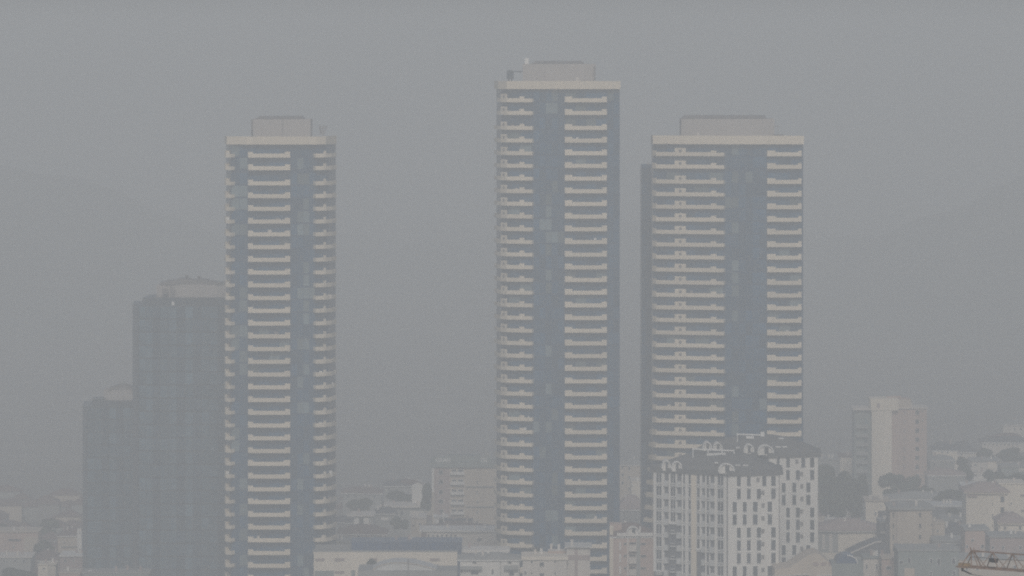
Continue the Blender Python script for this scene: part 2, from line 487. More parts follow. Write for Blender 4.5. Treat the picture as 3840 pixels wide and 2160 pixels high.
# --- dark flank tower behind the right one
T4 = 1440.0
t4 = thing('apartment_tower', 'dark blue glass tower edge showing left behind the widest tower', 'apartment tower', (X(2450, T4), T4 + 8, 0))
f4 = Face([(2401, 3), (2406, 0), (2500, 0), (2500, 18), (2406, 18)], T4)
a = MB(); a.prism([tuple(p) for p in f4.w], 0, Z(620, T4)); part('glass_wall', a, 'blue_spandrel', t4)
a = MB(); strip(a, f4, 2406, 2500, Z(632, T4), Z(616, T4), .25); part('roof_parapet', a, 'blue_glass', t4)
a = MB(); a.box(X(2425, T4), X(2437, T4), T4 + 3, T4 + 6, Z(622, T4) - 1, Z(612, T4)); part('vent_housing', a, 'grey_render', t4)
m = MB(); panel(m, f4, 2407, 2422, .2, 3.1, .05); me1 = m.mesh('window_pane', 'blue_glass', tuple(t4.location))
m = MB(); panel(m, f4, 2423, 2440, .2, 3.1, .05); me2 = m.mesh('window_pane', 'blue_glass', tuple(t4.location))
for k in range(33):
    for me in (me1, me2): link('window_pane', me, t4, (0, 0, Z(640, T4) - 3.3 * (k + 1)))

# ------------------------------------------------------------------ dark curtain-wall office towers
def office(label, Y, line, ytop, floors, bays, top_band, drum, roof, Y_fl=3.6, depth=26):
    px = [p for p, _ in line]
    root = thing('office_tower', label, 'office tower', (X(.5 * (px[0] + px[-1]), Y), Y + depth / 2, 0))
    org = tuple(root.location)
    fc = Face(line + [(line[-1][0], depth), (line[0][0] + 6, depth)], Y)
    a = MB(); a.prism([tuple(p) for p in fc.w], 0, Z(ytop, Y)); part('frame_wall', a, 'curtain_frame', root)
    z0 = Z(ytop, Y)
    for (u0, u1, n) in bays:
        for k in range(n):
            u, v = u0 + (u1 - u0) * k / n + .8, u0 + (u1 - u0) * (k + 1) / n - .8
            m = MB(); panel(m, fc, u, v, .18, Y_fl - .25, .07 + (.25 if k % 5 == 2 else 0))
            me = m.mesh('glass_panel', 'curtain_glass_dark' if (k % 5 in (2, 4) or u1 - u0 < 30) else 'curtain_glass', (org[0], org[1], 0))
            for i in range(floors): link('glass_panel', me, root, (0, 0, z0 - Y_fl * (i + 1)))
    b0, b1, by0, by1 = top_band
    a = MB(); a.prism([(X(b0, Y), Y + .8), (X(b1, Y), Y - .5), (X(b1, Y), Y + 20), (X(b0 + 8, Y), Y + 20)], Z(by1, Y), Z(by0, Y)); part('roof_parapet', a, 'curtain_frame', root)
    d0, d1, dy0, dy1 = drum
    a = MB(); a.prism(arc_box(d0, d1, Y, 4, 13), Z(dy1, Y) - 1.2, Z(dy0, Y)); part('plant_room', a, 'grey_render', root)
    r0, r1, ry0, ry1 = roof
    a = MB()
    n = 14
    rr = random.Random(r0)
    for i in range(n):
        u, v = r0 + (r1 - r0) * i / n, r0 + (r1 - r0) * (i + 1) / n
        tt = (i + .5) / n; top = ry1 - (ry1 - ry0) * (math.sin(math.pi * min(1, tt * 1.15)) ** .5 if tt < .87 else .35) * rr.uniform(.75, 1.0)
        a.box(X(u, Y), X(v, Y), Y + 4 + rr.uniform(0, .6), Y + 13, Z(ry1, Y), Z(top, Y))
    part('plant_room_roof', a, 'roof_steel', root)
    return root
O1 = 1465.0
o1 = office('dark glass office tower, taller of the two at left', O1, [(497, 7), (519, 1.2), (600, .3), (880, 0)], 1146, 22,
            [(498, 518, 1), (521, 600, 3), (600, 880, 9)], (534, 880, 1117, 1147), (586, 880, 1070, 1117), (596, 845, 1046, 1070))
a = MB(); a.bar((X(640, O1), O1 + 2, Z(1142, O1)), (X(640, O1), O1 + 2, Z(1072, O1)), .5); a.bar((X(650, O1), O1 + 2, Z(1142, O1)), (X(650, O1), O1 + 2, Z(1072, O1)), .3)
a.box(X(606, O1), X(628, O1), O1 + 2.2, O1 + 3.2, Z(1102, O1), Z(1082, O1)); part('roof_ladder', a, 'roof_steel', o1)
a = MB(); a.box(X(645, O1), X(655, O1), O1 - .9, O1 - .5, Z(1145, O1), Z(1131, O1)); part('floodlight', a, 'white_trim', o1)
O2 = 1530.0
o2 = office('smaller dark glass office tower standing at the far left', O2, [(310, 5), (326, .8), (500, 0), (520, 0)], 1526, 13,
            [(311, 325, 1), (328, 516, 7)], (345, 520, 1504, 1528), (388, 520, 1466, 1504), (402, 520, 1448, 1467))
a = MB(); a.box(X(345, O2), X(392, O2), O2 + .5, O2 + 9, Z(1506, O2), Z(1496, O2)); part('lift_housing', a, 'curtain_frame', o2)
antenna(o2, 440, 452, 1440, 1466, O2, 5); antenna(o2, 462, 474, 1441, 1466, O2, 6)
antenna(o1, 690, 702, 1034, 1066, O1, 6); antenna(o1, 738, 752, 1036, 1066, O1, 5)

# ------------------------------------------------------------------ white apartment blocks
def hip(mb, ring, z0, z1, over=.9, mi=0, tiers=((1, 0), (.8, .36), (.5, .78), (.2, 1.0))):
    ring = grow(ring, over); c = centre(ring)
    loops = [[(p[0], p[1], z0 + (z1 - z0) * h) for p in loop_scaled(ring, s, c)] for s, h in tiers]
    n = len(ring); i0 = len(mb.v)
    for L in loops: mb.v += L
    for k in range(len(loops) - 1):
        for j in range(n):
            a = i0 + k * n + j; b = i0 + k * n + (j + 1) % n
            mb.f.append((a, b, b + n, a + n)); mb.m.append(mi)
    mb.f.append(tuple(i0 + (len(loops) - 1) * n + j for j in range(n))); mb.m.append(mi)
    mb.f.append(tuple(i0 + j for j in range(n))[::-1]); mb.m.append(mi)

def dormer(root, px0, px1, y0, y1, Y, dy, deep=3.5):
    xa, xb = X(px0, Y + dy), X(px1, Y + dy); cx = .5 * (xa + xb); r = .5 * (xb - xa)
    zb, zt = Z(y1, Y + dy) - .5, Z(y0, Y + dy)
    n = 12
    arc = [(cx + r * math.cos(math.pi * i / n), zb + .5 + (zt - zb - .5) * math.sin(math.pi * i / n) ** .8) for i in range(n + 1)]
    lo = [(xb, zb)] + arc + [(xa, zb)]
    mb = MB(); mb.hexa([(x, Y + dy, z) for x, z in lo], [(x, Y + dy + deep, z) for x, z in lo])
    o = part('dormer', mb, 'white_render', root)
    mb = MB(); w = r * .27; mb.box(cx + r * .12 - w, cx + r * .12 + w, Y + dy - .08, Y + dy + .02, zb + .3, zt - (zt - zb) * .2)
    part('dormer_door', mb, 'window_glass', o)
    # arched hood
    mb = MB()
    for (x0, z0), (x1, z1) in zip(arc, arc[1:]): mb.bar((x0, Y + dy - .3, z0), (x1, Y + dy - .3, z1), .28)
    part('dormer_hood', mb, 'white_trim', o)

def skylight(root, px0, px1, y, Y, dy):
    mb = MB(); mb.box(X(px0, Y + dy), X(px1, Y + dy), Y + dy, Y + dy + 1.2, Z(y + 3, Y + dy) - .8, Z(y - 3, Y + dy))
    o = part('skylight', mb, 'dark_fitting', root)
    mb = MB(); mb.box(X(px0 - 1, Y + dy), X(px1 + 1, Y + dy), Y + dy - .2, Y + dy + 1.3, Z(y - 3, Y + dy) + .02, Z(y - 3, Y + dy) + .27)
    part('skylight_rim', mb, 'white_trim', o)

CA = lambda x: 2380 + x / 2.588
A0 = 1252.0
ba = thing('apartment_block', 'white apartment block with slate roof and dormers, nearest of the pair at right', 'apartment block', (X(2727, A0), A0 + 8, ground_z(60, A0)))
fa = Face([(2452, 10.0), (2727, 0.0), (2923, 1.2), (2918, 16), (2470, 20)], A0)
gz = ground_z(60, A0)
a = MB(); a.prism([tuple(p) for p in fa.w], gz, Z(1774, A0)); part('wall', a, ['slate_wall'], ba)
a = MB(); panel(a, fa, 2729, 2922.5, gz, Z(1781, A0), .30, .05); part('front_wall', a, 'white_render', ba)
top = Z(1778, A0)
zA = [Z(1600 + 478 / 2.588, A0) - 3.0 * k for k in range(9)]
def column(a0, a1, bot_y=None, w=('white_render',)):
    m = MB(); zb = gz if bot_y is None else Z(bot_y, A0)
    strip(m, fa, a0, a1, zb, top, .22, .05); part('pilaster', m, w[0], ba)
for a0, a1, bot in ((2452, 2461, 2158), (2484, 2493, 2158), (2509, 2515, 1976), (2536, 2541, 1976), (2558, 2562, None), (2572, 2582, None),
                    (2627, 2634, 2068), (2646, 2650, None), (2662, 2665, None), (2681, 2691, None), (2716, 2726.5, None)):
    column(a0, a1, bot)
column(2594, 2613, None, ('cream_render',))
cols = [(2461, 2484, 8), (2515, 2536, 4), (2562, 2572, 9), (2582, 2593.5, 9), (2613.5, 2627, 6), (2650, 2662, 9), (2691, 2716, 9)]
for a0, a1, n in cols:
    for k in range(n):
        window(fa, ba, a0 + .2, a1 - .2, zA[k] - 2.35, zA[k] - .02, fw=.10, proud=.25, mid=(a1 - a0 > 16))
        m = MB(); panel(m, fa, a0 + .2, a1 - .2, zA[k] - 2.93, zA[k] - 2.72, .42, .05); panel(m, fa, a0 + .2, a1 - .2, zA[k] - 2.55, zA[k] - 2.40, .36, .05)
        part('sill', m, 'white_trim', ba)
for a0, a1, y in ((2461, 2484, 2158), (2515, 2536, 1976), (2613.5, 2627, 2068)):
    m = MB(); panel(m, fa, a0, a1, Z(y, A0), Z(y - 6, A0), .5, .05); part('sill', m, 'white_trim', ba)
for a0, a1 in ((2494, 2508), (2542, 2557), (2635, 2645.5), (2666, 2680.5)):
    for k in range(9):
        m = MB(); panel(m, fa, a0, a1, zA[k] - 3.1, zA[k] - 1.75, .75, .05); part('balcony', m, 'metal_sheet', ba)
for k in range(4, 9):
    m = MB(); panel(m, fa, 2516, 2535, zA[k] - 2.2, zA[k] - 1.9, .5, .05); panel(m, fa, 2519, 2532, zA[k] - 1.5, zA[k] - 1.3, .5, .05); part('balcony_rail', m, 'metal_sheet', ba)
class Front: pass
ff = Face([(2729, .0), (2922.5, 1.2)], A0 - .30)
def front_rows(root, fc, Y, y0, step, rows, cvt, hpx, shift=0):
    for k, (cols_, sq) in enumerate(rows):
        zt = Z(y0, Y) - step * k
        for (u, v) in cols_: window(fc, root, cvt(u), cvt(v), zt - hpx, zt, fw=.07, proud=.12)
        if sq:
            m = MB(); q = cvt(sq); panel(m, fc, q - 5.5, q + 5.5, zt - 1.35, zt - .45, .22, .05); part('air_conditioner', m, 'roof_steel', root)
        nxt = rows[k + 1][0] if k + 1 < len(rows) else []
        for c in cols_:
            if c in nxt:
                m = MB(); panel(m, fc, cvt(c[0]) - 1, cvt(c[1]) + 1, zt - hpx - .42, zt - hpx - .22, .16, .02); part('sill', m, 'white_trim', root)
c1, c2, c3, c4 = (990, 1032), (1087, 1128), (1183, 1228), (1322, 1370)
d1_, d2_, d3_, d4_ = (948, 992), (1047, 1088), (1145, 1195), (1288, 1335)
rows = [([c1, c2, (1235, 1280), c4], 1196), ([c1, c2, c3, c4], 1243), ([d1_, d2_, d3_, d4_], 1245), ([d1_, d2_, d3_, d4_], 1245),
        ([c1, c2, c3, c4], 1243), ([c1, c2, c3, c4], 1243), ([c1, c2, c3, c4], 1243), ([d1_, d2_, d3_, d4_], 1245), ([d1_, d2_, d3_, d4_], 1245)]
front_rows(ba, ff, A0 - .3, 1600 + 478 / 2.588, 3.0, rows, CA, 2.45)
m = MB(); strip(m, fa, 2723.5, 2727, gz, top, .2, .05); strip(m, fa, 2920, 2923, gz, top, .36, .05); part('drainpipe', m, 'roof_steel', ba)
ringA = [tuple(p) for p in fa.w]
def eave(root, ring, z0, z1, over):
    m = MB(); m.prism(grow(ring, over), z0, z1); return part('eave', m, 'slate_roof', root)
eave(ba, ringA, Z(1782, A0), Z(1765, A0), 1.0)
m = MB(); hip(m, ringA, Z(1765, A0) + .01, Z(1704, A0), -.1); part('roof', m, 'slate_roof', ba)
dormer(ba, 2695, 2753, 1739, 1768, A0, -.75, 6)
dormer(ba, 2519, 2556, 1731, 1760, A0, 6.3, 6)
dormer(ba, 2483, 2514, 1727, 1757, A0, 7.7, 6)
for q0, q1, yy, dd in ((2757, 2775, 1750, 1.6), (2787, 2805, 1750, 2.0), (2681, 2692, 1741, 2.5), (2584, 2600, 1742, 7), (2774, 2790, 1719, 5.5)): skylight(ba, q0, q1, yy, A0, dd)
m = MB(); zz = Z(1708, A0)
m.bar((X(2600, A0), A0 + 9, zz + .9), (X(2760, A0), A0 + 7, zz + .55), .3); m.bar((X(2655, A0), A0 + 7, zz - .3), (X(2725, A0), A0 + 6, zz - .1), .5)
for q in (2603, 2660, 2712, 2757): m.bar((X(q, A0), A0 + 8.2 - (q - 2600) / 100, zz - 1.5), (X(q, A0), A0 + 8.2 - (q - 2600) / 100, zz + .8), .2)
part('roof_railing', m, 'white_trim', ba)

B0 = 1292.0
bb = thing('apartment_block', 'white apartment block with slate roof, farther of the pair and half hidden', 'apartment block', (X(2900, B0), B0 + 8, ground_z(70, B0)))
fb = Face([(2622, 11.0), (2880, 0.0), (3067, .8), (3062, 16), (2640, 21)], B0)
gzb = ground_z(70, B0)
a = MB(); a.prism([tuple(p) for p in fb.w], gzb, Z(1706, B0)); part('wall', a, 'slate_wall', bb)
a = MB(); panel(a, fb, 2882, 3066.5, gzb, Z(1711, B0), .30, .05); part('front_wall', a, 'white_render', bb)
fbf = Face([(2882, 0), (3066.5, .8)], B0 - .3)
e1, e2, e3, e4 = (1375, 1410), (1468, 1508), (1562, 1605), (1700, 1745)
g1, g2, g3 = (1425, 1467), (1527, 1570), (1662, 1708)
rows = [([e1, e2, (1615, 1658), e4], 1573), ([e1, e2, e3, e4], 1620), ([g1, g2, g3], 1622), ([g1, g2, g3], 1622), ([e2, e3, e4], 1620), ([e2, e3, e4], 1620), ([e2, e3, e4], 1620), ([g1, g2, g3], 1622), ([g1, g2, g3], 1622)]
front_rows(bb, fbf, B0 - .3, 1600 + 300 / 2.588, 3.0, rows, CA, 2.45)
eave(bb, [tuple(p) for p in fb.w], Z(1713, B0), Z(1697, B0), 1.0)
m = MB(); hip(m, [tuple(p) for p in fb.w], Z(1697, B0) + .01, Z(1641, B0), -.1); part('roof', m, 'slate_roof', bb)
dormer(bb, 2842, 2900, 1670, 1699, B0, -.75, 6); dormer(bb, 2790, 2826, 1666, 1696, B0, 1.9, 6)
dormer(bb, 2674, 2708, 1661, 1690, B0, 6.9, 6); dormer(bb, 2636, 2668, 1658, 1688, B0, 8.4, 6)
for q0, q1, yy, dd in ((2909, 2926, 1681, 1.8), (2935, 2951, 1681, 2.0), (2920, 2938, 1650, 5.0), (2761, 2772, 1684, 4.0)): skylight(bb, q0, q1, yy, B0, dd)
m = MB(); zz = Z(1637, B0)
m.bar((X(2767, B0), B0 + 8, zz), (X(2860, B0), B0 + 7, zz - .1), .3); m.bar((X(2803, B0), B0 + 7, Z(1648, B0)), (X(2832, B0), B0 + 6.8, Z(1648, B0)), .6)
m.box(X(2858, B0), X(2872, B0), B0 + 7, B0 + 8, zz - 2, zz + .6)
for q in (2770, 2815, 2850): m.bar((X(q, B0), B0 + 8, zz - 2.2), (X(q, B0), B0 + 8, zz), .2)
part('roof_railing', m, 'white_trim', bb)

# ------------------------------------------------------------------ ordinary buildings
def block(label, Y, line, ytop, wall, depth=14, roof='flat', roof_m=None, ridge=0, over=.5, wins=(), name='apartment_block', cat='apartment block',
          trim='white_trim', frame='white_trim', slab=.35, glass='window_glass', group=None, fw=.08, sides=(0, 0), foot=None):
    """line: facade as (column, depth); wins: list of (x0, x1, y0, y1) in photo pixels, or (x0, x1, y0, y1, 'balcony'|'door'|'panel', material)"""
    cx = X(.5 * (line[0][0] + line[-1][0]), Y)
    gz_ = ground_z(cx, Y) - .5
    root = thing(name, label, cat, (cx, Y + depth / 2, gz_), group)
    fc = Face(line, Y)
    ring = [tuple(p) for p in fc.w] + [(fc.w[-1].x + sides[1], fc.w[-1].y + depth), (fc.w[0].x + sides[0], fc.w[0].y + depth)]
    zt = Z(ytop, Y)
    m = MB(); m.prism(ring, gz_, zt); part('wall', m, wall, root)
    rm = roof_m or 'dull_render'
    if roof == 'flat':
        m = MB(); m.prism(grow(ring, over), zt + .003, zt + slab); part('roof', m, rm, root)
    elif roof == 'hip':
        m = MB(); hip(m, ring, zt + .003, Z(ridge, Y), over, tiers=((1, 0), (1, .12), (.25, 1.0))); part('roof', m, rm, root)
        m = MB(); m.prism(grow(ring, over * .8), zt - .35, zt - .002); part('cornice', m, trim, root)
    elif roof == 'gable':
        A, B = fc.w[0], fc.w[-1]; M = (A + B) * .5; zr = Z(ridge, Y)
        m = MB(); n = outward(A, B); t = (B - A).normalized()
        Fr = [(A - t * over + n * over), (M + n * over), (B + t * over + n * over)]
        zz = [zt, zr, zt]
        lo = [(p.x, p.y, z) for p, z in zip(Fr, zz)]; hi = [(p.x - n.x * (depth + 2 * over), p.y - n.y * (depth + 2 * over), z) for p, z in zip(Fr, zz)]
        m.hexa(lo + [(lo[2][0], lo[2][1], zt + .25), (lo[1][0], lo[1][1], zr + .3), (lo[0][0], lo[0][1], zt + .25)],
               hi + [(hi[2][0], hi[2][1], zt + .25), (hi[1][0], hi[1][1], zr + .3), (hi[0][0], hi[0][1], zt + .25)]); part('roof', m, rm, root)
        m = MB(); m.hexa([(A.x, A.y, zt), (B.x, B.y, zt), (M.x, M.y, zr)], [(A.x, A.y + depth, zt), (B.x, B.y + depth, zt), (M.x, M.y + depth, zr)]); part('gable', m, wall, root)
    rr = random.Random(int(line[0][0] * 7 + ytop))
    top_z = zt + (slab if roof == 'flat' else .6)
    for kk in range(rr.choice((1, 2, 3)) if roof in ('flat', 'hip') else 0):
        q = Vector(centre(ring)) + Vector(((fc.w[-1].x - fc.w[0].x) * rr.uniform(-.36, .36), rr.uniform(-3, 1.5)))
        base = top_z if roof == 'flat' else zt + .3
        hgt = rr.uniform(.7, 1.3) if roof == 'flat' else (Z(ridge, Y) - zt) * .75 + .6
        m = MB(); m.box(q.x - .28, q.x + .28, q.y - .28, q.y + .28, base, base + hgt); m.box(q.x - .36, q.x + .36, q.y - .36, q.y + .36, base + hgt + .002, base + hgt + .14)
        part('chimney', m, rr.choice(('pale_render', 'rose_render', 'white_render')), root)
    if roof == 'flat' and rr.random() < .6 and fc.w[-1].x - fc.w[0].x > 6:
        q = Vector(centre(ring)) + Vector(((fc.w[-1].x - fc.w[0].x) * rr.uniform(-.3, .3), -1))
        m = MB(); m.bar((q.x, q.y, top_z), (q.x, q.y, top_z + 2.2), .09)
        for hq in (1.4, 1.75, 2.1): m.bar((q.x - .5, q.y, top_z + hq), (q.x + .5, q.y, top_z + hq), .07)
        part('aerial', m, 'roof_steel', root)
    for w in wins:
        x0, x1, y0, y1 = w[:4]
        Yw = fc.at(.5 * (x0 + x1)).y
        z0, z1 = Z(y1, Yw), Z(y0, Yw)
        if len(w) == 4: window(fc, root, x0, x1, z0, z1, glass=glass, frame=frame, fw=fw)
        else:
            kind, mt = w[4], w[5]
            m = MB(); pr = {'balcony': 1.1, 'panel': .12, 'cornice': .5, 'block': 2.0, 'recess': .02}.get(kind, .1)
            strip(m, fc, x0, x1, z0, z1, pr, .05); part({'panel': 'wall_panel', 'block': 'bay', 'recess': 'opening'}.get(kind, kind), m, mt, root)
            if kind == 'balcony':
                pass
    return root
def rowsof(xs, y0, dy, n, h):
    return [(a, b, y0 + dy * k, y0 + dy * k + h) for k in range(n) for a, b in xs]
def lot(*rects): return list(rects)
def rail_box(root, x0, x1, y0, y1, Y, dy, name, m, deep=3.0):
    mb = MB(); mb.box(X(x0, Y + dy), X(x1, Y + dy), Y + dy, Y + dy + deep, Z(y1, Y + dy), Z(y0, Y + dy)); return part(name, mb, m, root)

C6 = lambda x: 1150 + x / 2.841
D6 = lambda y: 1650 + y / 2.841
# hotel with roof lettering
H0 = 1640.0
hw = [(C6(1405), C6(1455), D6(y), D6(y + 46)) for y in (320, 422, 530, 630, 738)]
hw += [(C6(1532), C6(1680), D6(y + 22), D6(y + 50), 'balcony', 'white_render') for y in (318, 425, 530, 638, 742)]
hw += [(C6(a), C6(b), D6(y - 6), D6(y + 21)) for y in (318, 425, 530, 638, 742) for a, b in ((1545, 1595), (1610, 1670))]
hw += [(C6(1808), C6(1826), D6(y), D6(y + 42)) for y in (430, 535, 640, 745, 850)]
hw += [(C6(1700), C6(2000), D6(y), D6(y + 9), 'cornice', 'dull_render') for y in (490, 705, 905)]
hw += [(C6(1335), C6(1357), D6(300), D6(558), 'panel', 'white_render'), (C6(1360), C6(1525), D6(300), D6(830), 'recess', 'rose_render')]
hotel = block('rose and beige hotel with white letters on its roof, behind the middle tower', H0, [(C6(1335), .5), (C6(1528), 0), (C6(1682), 0), (C6(2060), 0)], D6(292), 'sand_render', depth=16,
              roof_m='mint_render', wins=hw, over=.8, slab=1.6, name='hotel', cat='hotel')
rail_box(hotel, C6(1500), C6(1850), D6(168), D6(262), H0, 3, 'rooftop_hall', 'mint_render', 8)
rail_box(hotel, C6(1900), C6(1958), D6(132), D6(262), H0, 5, 'lift_housing', 'dull_render', 4)
rail_box(hotel, C6(1345), C6(1480), D6(247), D6(262), H0, 0, 'terrace_wall', 'white_render', 1)
m = MB()
for q in (1350, 1400, 1450, 1500, 1840, 1900, 1950):
    m.bar((X(C6(q), H0), H0 + .9, Z(D6(268), H0)), (X(C6(q), H0), H0 + .9, Z(D6(178), H0)), .14)
for yy in (182, 242):
    m.bar((X(C6(1345), H0), H0 + .9, Z(D6(yy), H0)), (X(C6(1530), H0), H0 + .9, Z(D6(yy), H0)), .14)
    m.bar((X(C6(1840), H0), H0 + .9, Z(D6(yy), H0)), (X(C6(1955), H0), H0 + .9, Z(D6(yy), H0)), .14)
part('sign_frame', m, 'roof_steel', hotel)
m = MB(); m.box(X(C6(1347), H0), X(C6(1530), H0), H0 + .75, H0 + .8, Z(D6(248), H0), Z(D6(180), H0)); m.box(X(C6(1838), H0), X(C6(1956), H0), H0 + .75, H0 + .8, Z(D6(248), H0), Z(D6(180), H0))
part('sign_board', m, 'mint_render', hotel)
def letters(txt, x0, x1, y0, y1, Y, dy, root):
    n = len(txt); w = (x1 - x0) / n
    for i, ch in enumerate(txt):
        cu = bpy.data.curves.new('letter', 'FONT'); cu.body = ch; cu.extrude = .06
        cu.size = (y1 - y0) / FOC * Y * 1.42
        cu.offset = .03
        cu.align_x = 'CENTER'
        cu.materials.append(MATS['white_trim'])
        tmp = bpy.data.objects.new('letter', cu); COL.objects.link(tmp)
        bpy.context.view_layer.update()
        me = bpy.data.meshes.new_from_object(tmp.evaluated_get(bpy.context.evaluated_depsgraph_get()))
        bpy.data.objects.remove(tmp); me.name = 'letter'
        o = bpy.data.objects.new('letter', me); COL.objects.link(o)
        o.rotation_euler = (math.radians(90), 0, 0); o.parent = root
        o.location = (X(x0 + w * (i + .5), Y) - root.location.x, Y + dy - root.location.y, Z(y1, Y) - root.location.z)
letters('GRAN', C6(1375), C6(1530), D6(196), D6(238), H0, .62, hotel)
letters('TEL', C6(1848), C6(1938), D6(194), D6(234), H0, .62, hotel)

# town between left and middle tower
block('grey house with low hip roof, farthest one fading into haze by the hotel', 1830, [(1440, 0), (1560, 2)], 1822, 'dull_render', roof='hip', roof_m='dark_roof', ridge=1805, over=1, name='house', cat='house', wins=[(1452, 1462, 1830, 1842), (1480, 1490, 1830, 1842)])
block('long low grey house half lost in haze beside the left tower', 1800, [(1285, 3), (1430, 0)], 1850, 'dull_render', roof='hip', roof_m='tile_roof', ridge=1832, over=1, name='house', cat='house', wins=[(1300, 1310, 1856, 1868), (1330, 1340, 1856, 1868), (1400, 1410, 1856, 1868)])
b = block('small house with a bright white gable end beside the hotel', 1700, [(1545, 0), (1584, 1.5)], 1818, 'white_render', roof='gable', roof_m='tile_roof', ridge=1806, over=.3, name='house', cat='house', depth=9)
block('dark flat-roofed block with three pale windows under the gabled house', 1690, [(1448, 0), (1592, 0)], 1903, 'dull_render', roof='flat', roof_m='pale_render', over=1.2, slab=.6,
      wins=[(1433 + 22, 1450 + 22, 1917, 1932), (1466 + 10, 1484 + 10, 1917, 1934), (1500, 1514, 1917, 1934), (1537, 1590, 1916, 1936, 'panel', 'pale_render')])
block('low grey house with two bright white porch pillars', 1640, [(1315, 0), (1400, 0)], 1936, 'dull_render', roof='flat', roof_m='pale_render', over=.8, name='house', cat='house', frame='dark_fitting',
      wins=[(1328, 1346, 1942, 1968, 'panel', 'white_render'), (1364, 1383, 1942, 1968, 'panel', 'white_render'), (1348, 1362, 1944, 1964)])
block('small house with one white window band among the far grey houses', 1660, [(1405, 0), (1480, 0)], 1925, 'dull_render', roof='hip', roof_m='dark_roof', ridge=1908, over=.8, name='house', cat='house', wins=[(1429, 1458, 1940, 1950, 'panel', 'white_render')])
block('grey hip-roofed house close to the foot of the left tower', 1610, [(1256, 3), (1318, 0)], 1960, 'dull_render', roof='hip', roof_m='dark_roof', ridge=1944, over=.8, name='house', cat='house', wins=[(1270, 1280, 1968, 1980), (1292, 1302, 1968, 1980)])
block('wide house with low reddish roof above the blue hall', 1560, [(1272, 2), (1445, 0)], 2003, 'sand_render', roof='hip', roof_m='tile_roof', ridge=1976, over=1, name='house', cat='house', wins=[(1300, 1312, 2009, 2020), (1340, 1352, 2009, 2020), (1400, 1412, 2009, 2020)])
block('stepped beige house left below the hotel', 1600, [(1541, 1), (1562, 0), (1598, 0)], 1944, 'sand_render', roof='flat', roof_m='pale_render', over=.3, name='house', cat='house', wins=[(1545, 1556, 1968, 1974, 'panel', 'tile_roof'), (1570, 1580, 1960, 1972)])
block('little white house with one dark window at the foot of the hotel', 1590, [(1627, 0), (1678, 0)], 1940, 'white_render', roof='flat', roof_m='white_render', over=.5, slab=.25, name='house', cat='house', depth=8, wins=[(1645, 1662, 1945, 1964)])
block('dark rooftop box house over the reddish tiles below the hotel', 1575, [(1667, 0), (1771, 0)], 1954, 'rose_render', roof='flat', roof_m='dark_roof', over=.2, slab=.2, name='house', cat='house', depth=8, wins=[(1720, 1727, 1960, 1972)])
block('house with wide flat reddish roof in front of the hotel', 1565, [(1590, 1), (1860, 0)], 1990, 'rose_render', roof='hip', roof_m='tile_roof', ridge=1968, over=1, name='house', cat='house', wins=[])
b = block('pale block with white cornice and a row of small windows above the blue hall', 1520, [(1580, 1.0), (1731, 0), (1870, 0)], 1995, 'pale_render', roof='flat', roof_m='white_render', over=.7, slab=.5,
      wins=[(1586 + 17 * k, 1594 + 17 * k, 2003, 2016) for k in range(8)] + [(1790, 1807, 2016, 2030), (1790, 1806, 2056, 2063), (1580, 1600, 1998, 2020, 'panel', 'tile_roof')])
# blue hall: metal sheet panels picked apart
hall = block('long blue sheet-metal hall rising over the long beige building', 1368, [(1317, 0), (1731, 0)], 2034, 'steel_blue', roof='flat', roof_m='steel_blue', over=.15, slab=.12, depth=13, name='hall', cat='hall')
hf = Face([(1317, 0), (1731, 0)], 1368)
rail_box(hall, 1317, 1731, 2033, 2036, 1368, 12.6, 'roof_edge', 'metal_sheet', .4)
for k in range(18):
    u = 1317 + 23 * k
    m = MB(); panel(m, hf, u + .5, u + 22.5, Z(2069, 1368), Z(2035, 1368), .06 + .03 * (k % 2)); part('sheet_panel', m, 'steel_blue', hall)
block('low grey shed with flat roof left of the blue hall', 1490, [(1225, 0), (1316, 0)], 2034, 'dull_render', roof='flat', roof_m='dull_render', over=.3, name='shed', cat='shed', wins=[(1240, 1252, 2045, 2060)])
LB = 1365.0
lb = block('long low beige building with a row of wide slot windows', LB, [(1177, 0), (1715, 0)], 2070, 'beige_render', roof='flat', roof_m='dull_render', over=.1, slab=.2, depth=18, frame='roof_steel', glass='rose_render', fw=.06,
      wins=[(C6(a), C6(b), D6(1262), D6(1289)) for a, b in ((93, 190), (298, 403), (665, 752), (905, 990), (1070, 1170), (1315, 1420))] + [(C6(298), C6(400), D6(1398), D6(1422)),
            (C6(85), C6(290), D6(1393), 2175, 'panel', 'mint_render'), (C6(475), C6(515), D6(1386), 2175, 'panel', 'mint_render')])
LB2 = 1400.0
block('white-edged flat-roofed annex joining the long beige building to the towers', LB + 6, [(1716, 0), (1905, 0)], 2072, 'pale_render', roof='flat', roof_m='white_render', over=.6, slab=.7, name='annex', cat='annex', depth=10)
# vaulted pale roof in front
V0 = 1322.0
vt = thing('market_hall', 'dark-walled hall with shallow pale curved roof at the bottom edge', 'hall', (X(1520, V0), V0 + 8, ground_z(-26, V0) - .5))
m = MB(); m.box(X(1342, V0), X(1640, V0), V0, V0 + 16, vt.location.z, Z(2140, V0)); m.box(X(1640, V0) + .01, X(1714, V0), V0 + .5, V0 + 14, vt.location.z, Z(2142, V0)); part('wall', m, 'dull_render', vt)
m = MB(); n = 14
prof = [(1396 + (1636 - 1396) * i / n, 2139 - 27 * math.sin(math.pi * min(1, (i / n) ** .8)) ** .9) for i in range(n + 1)]
lo = [(X(p, V0), V0 + 1, Z(q, V0)) for p, q in prof] + [(X(1636, V0), V0 + 1, Z(2141, V0) - .1), (X(1396, V0), V0 + 1, Z(2141, V0) - .1)]
m.hexa(lo, [(x, V0 + 14, z) for x, y, z in lo]); part('roof', m, 'metal_sheet', vt)
m = MB()
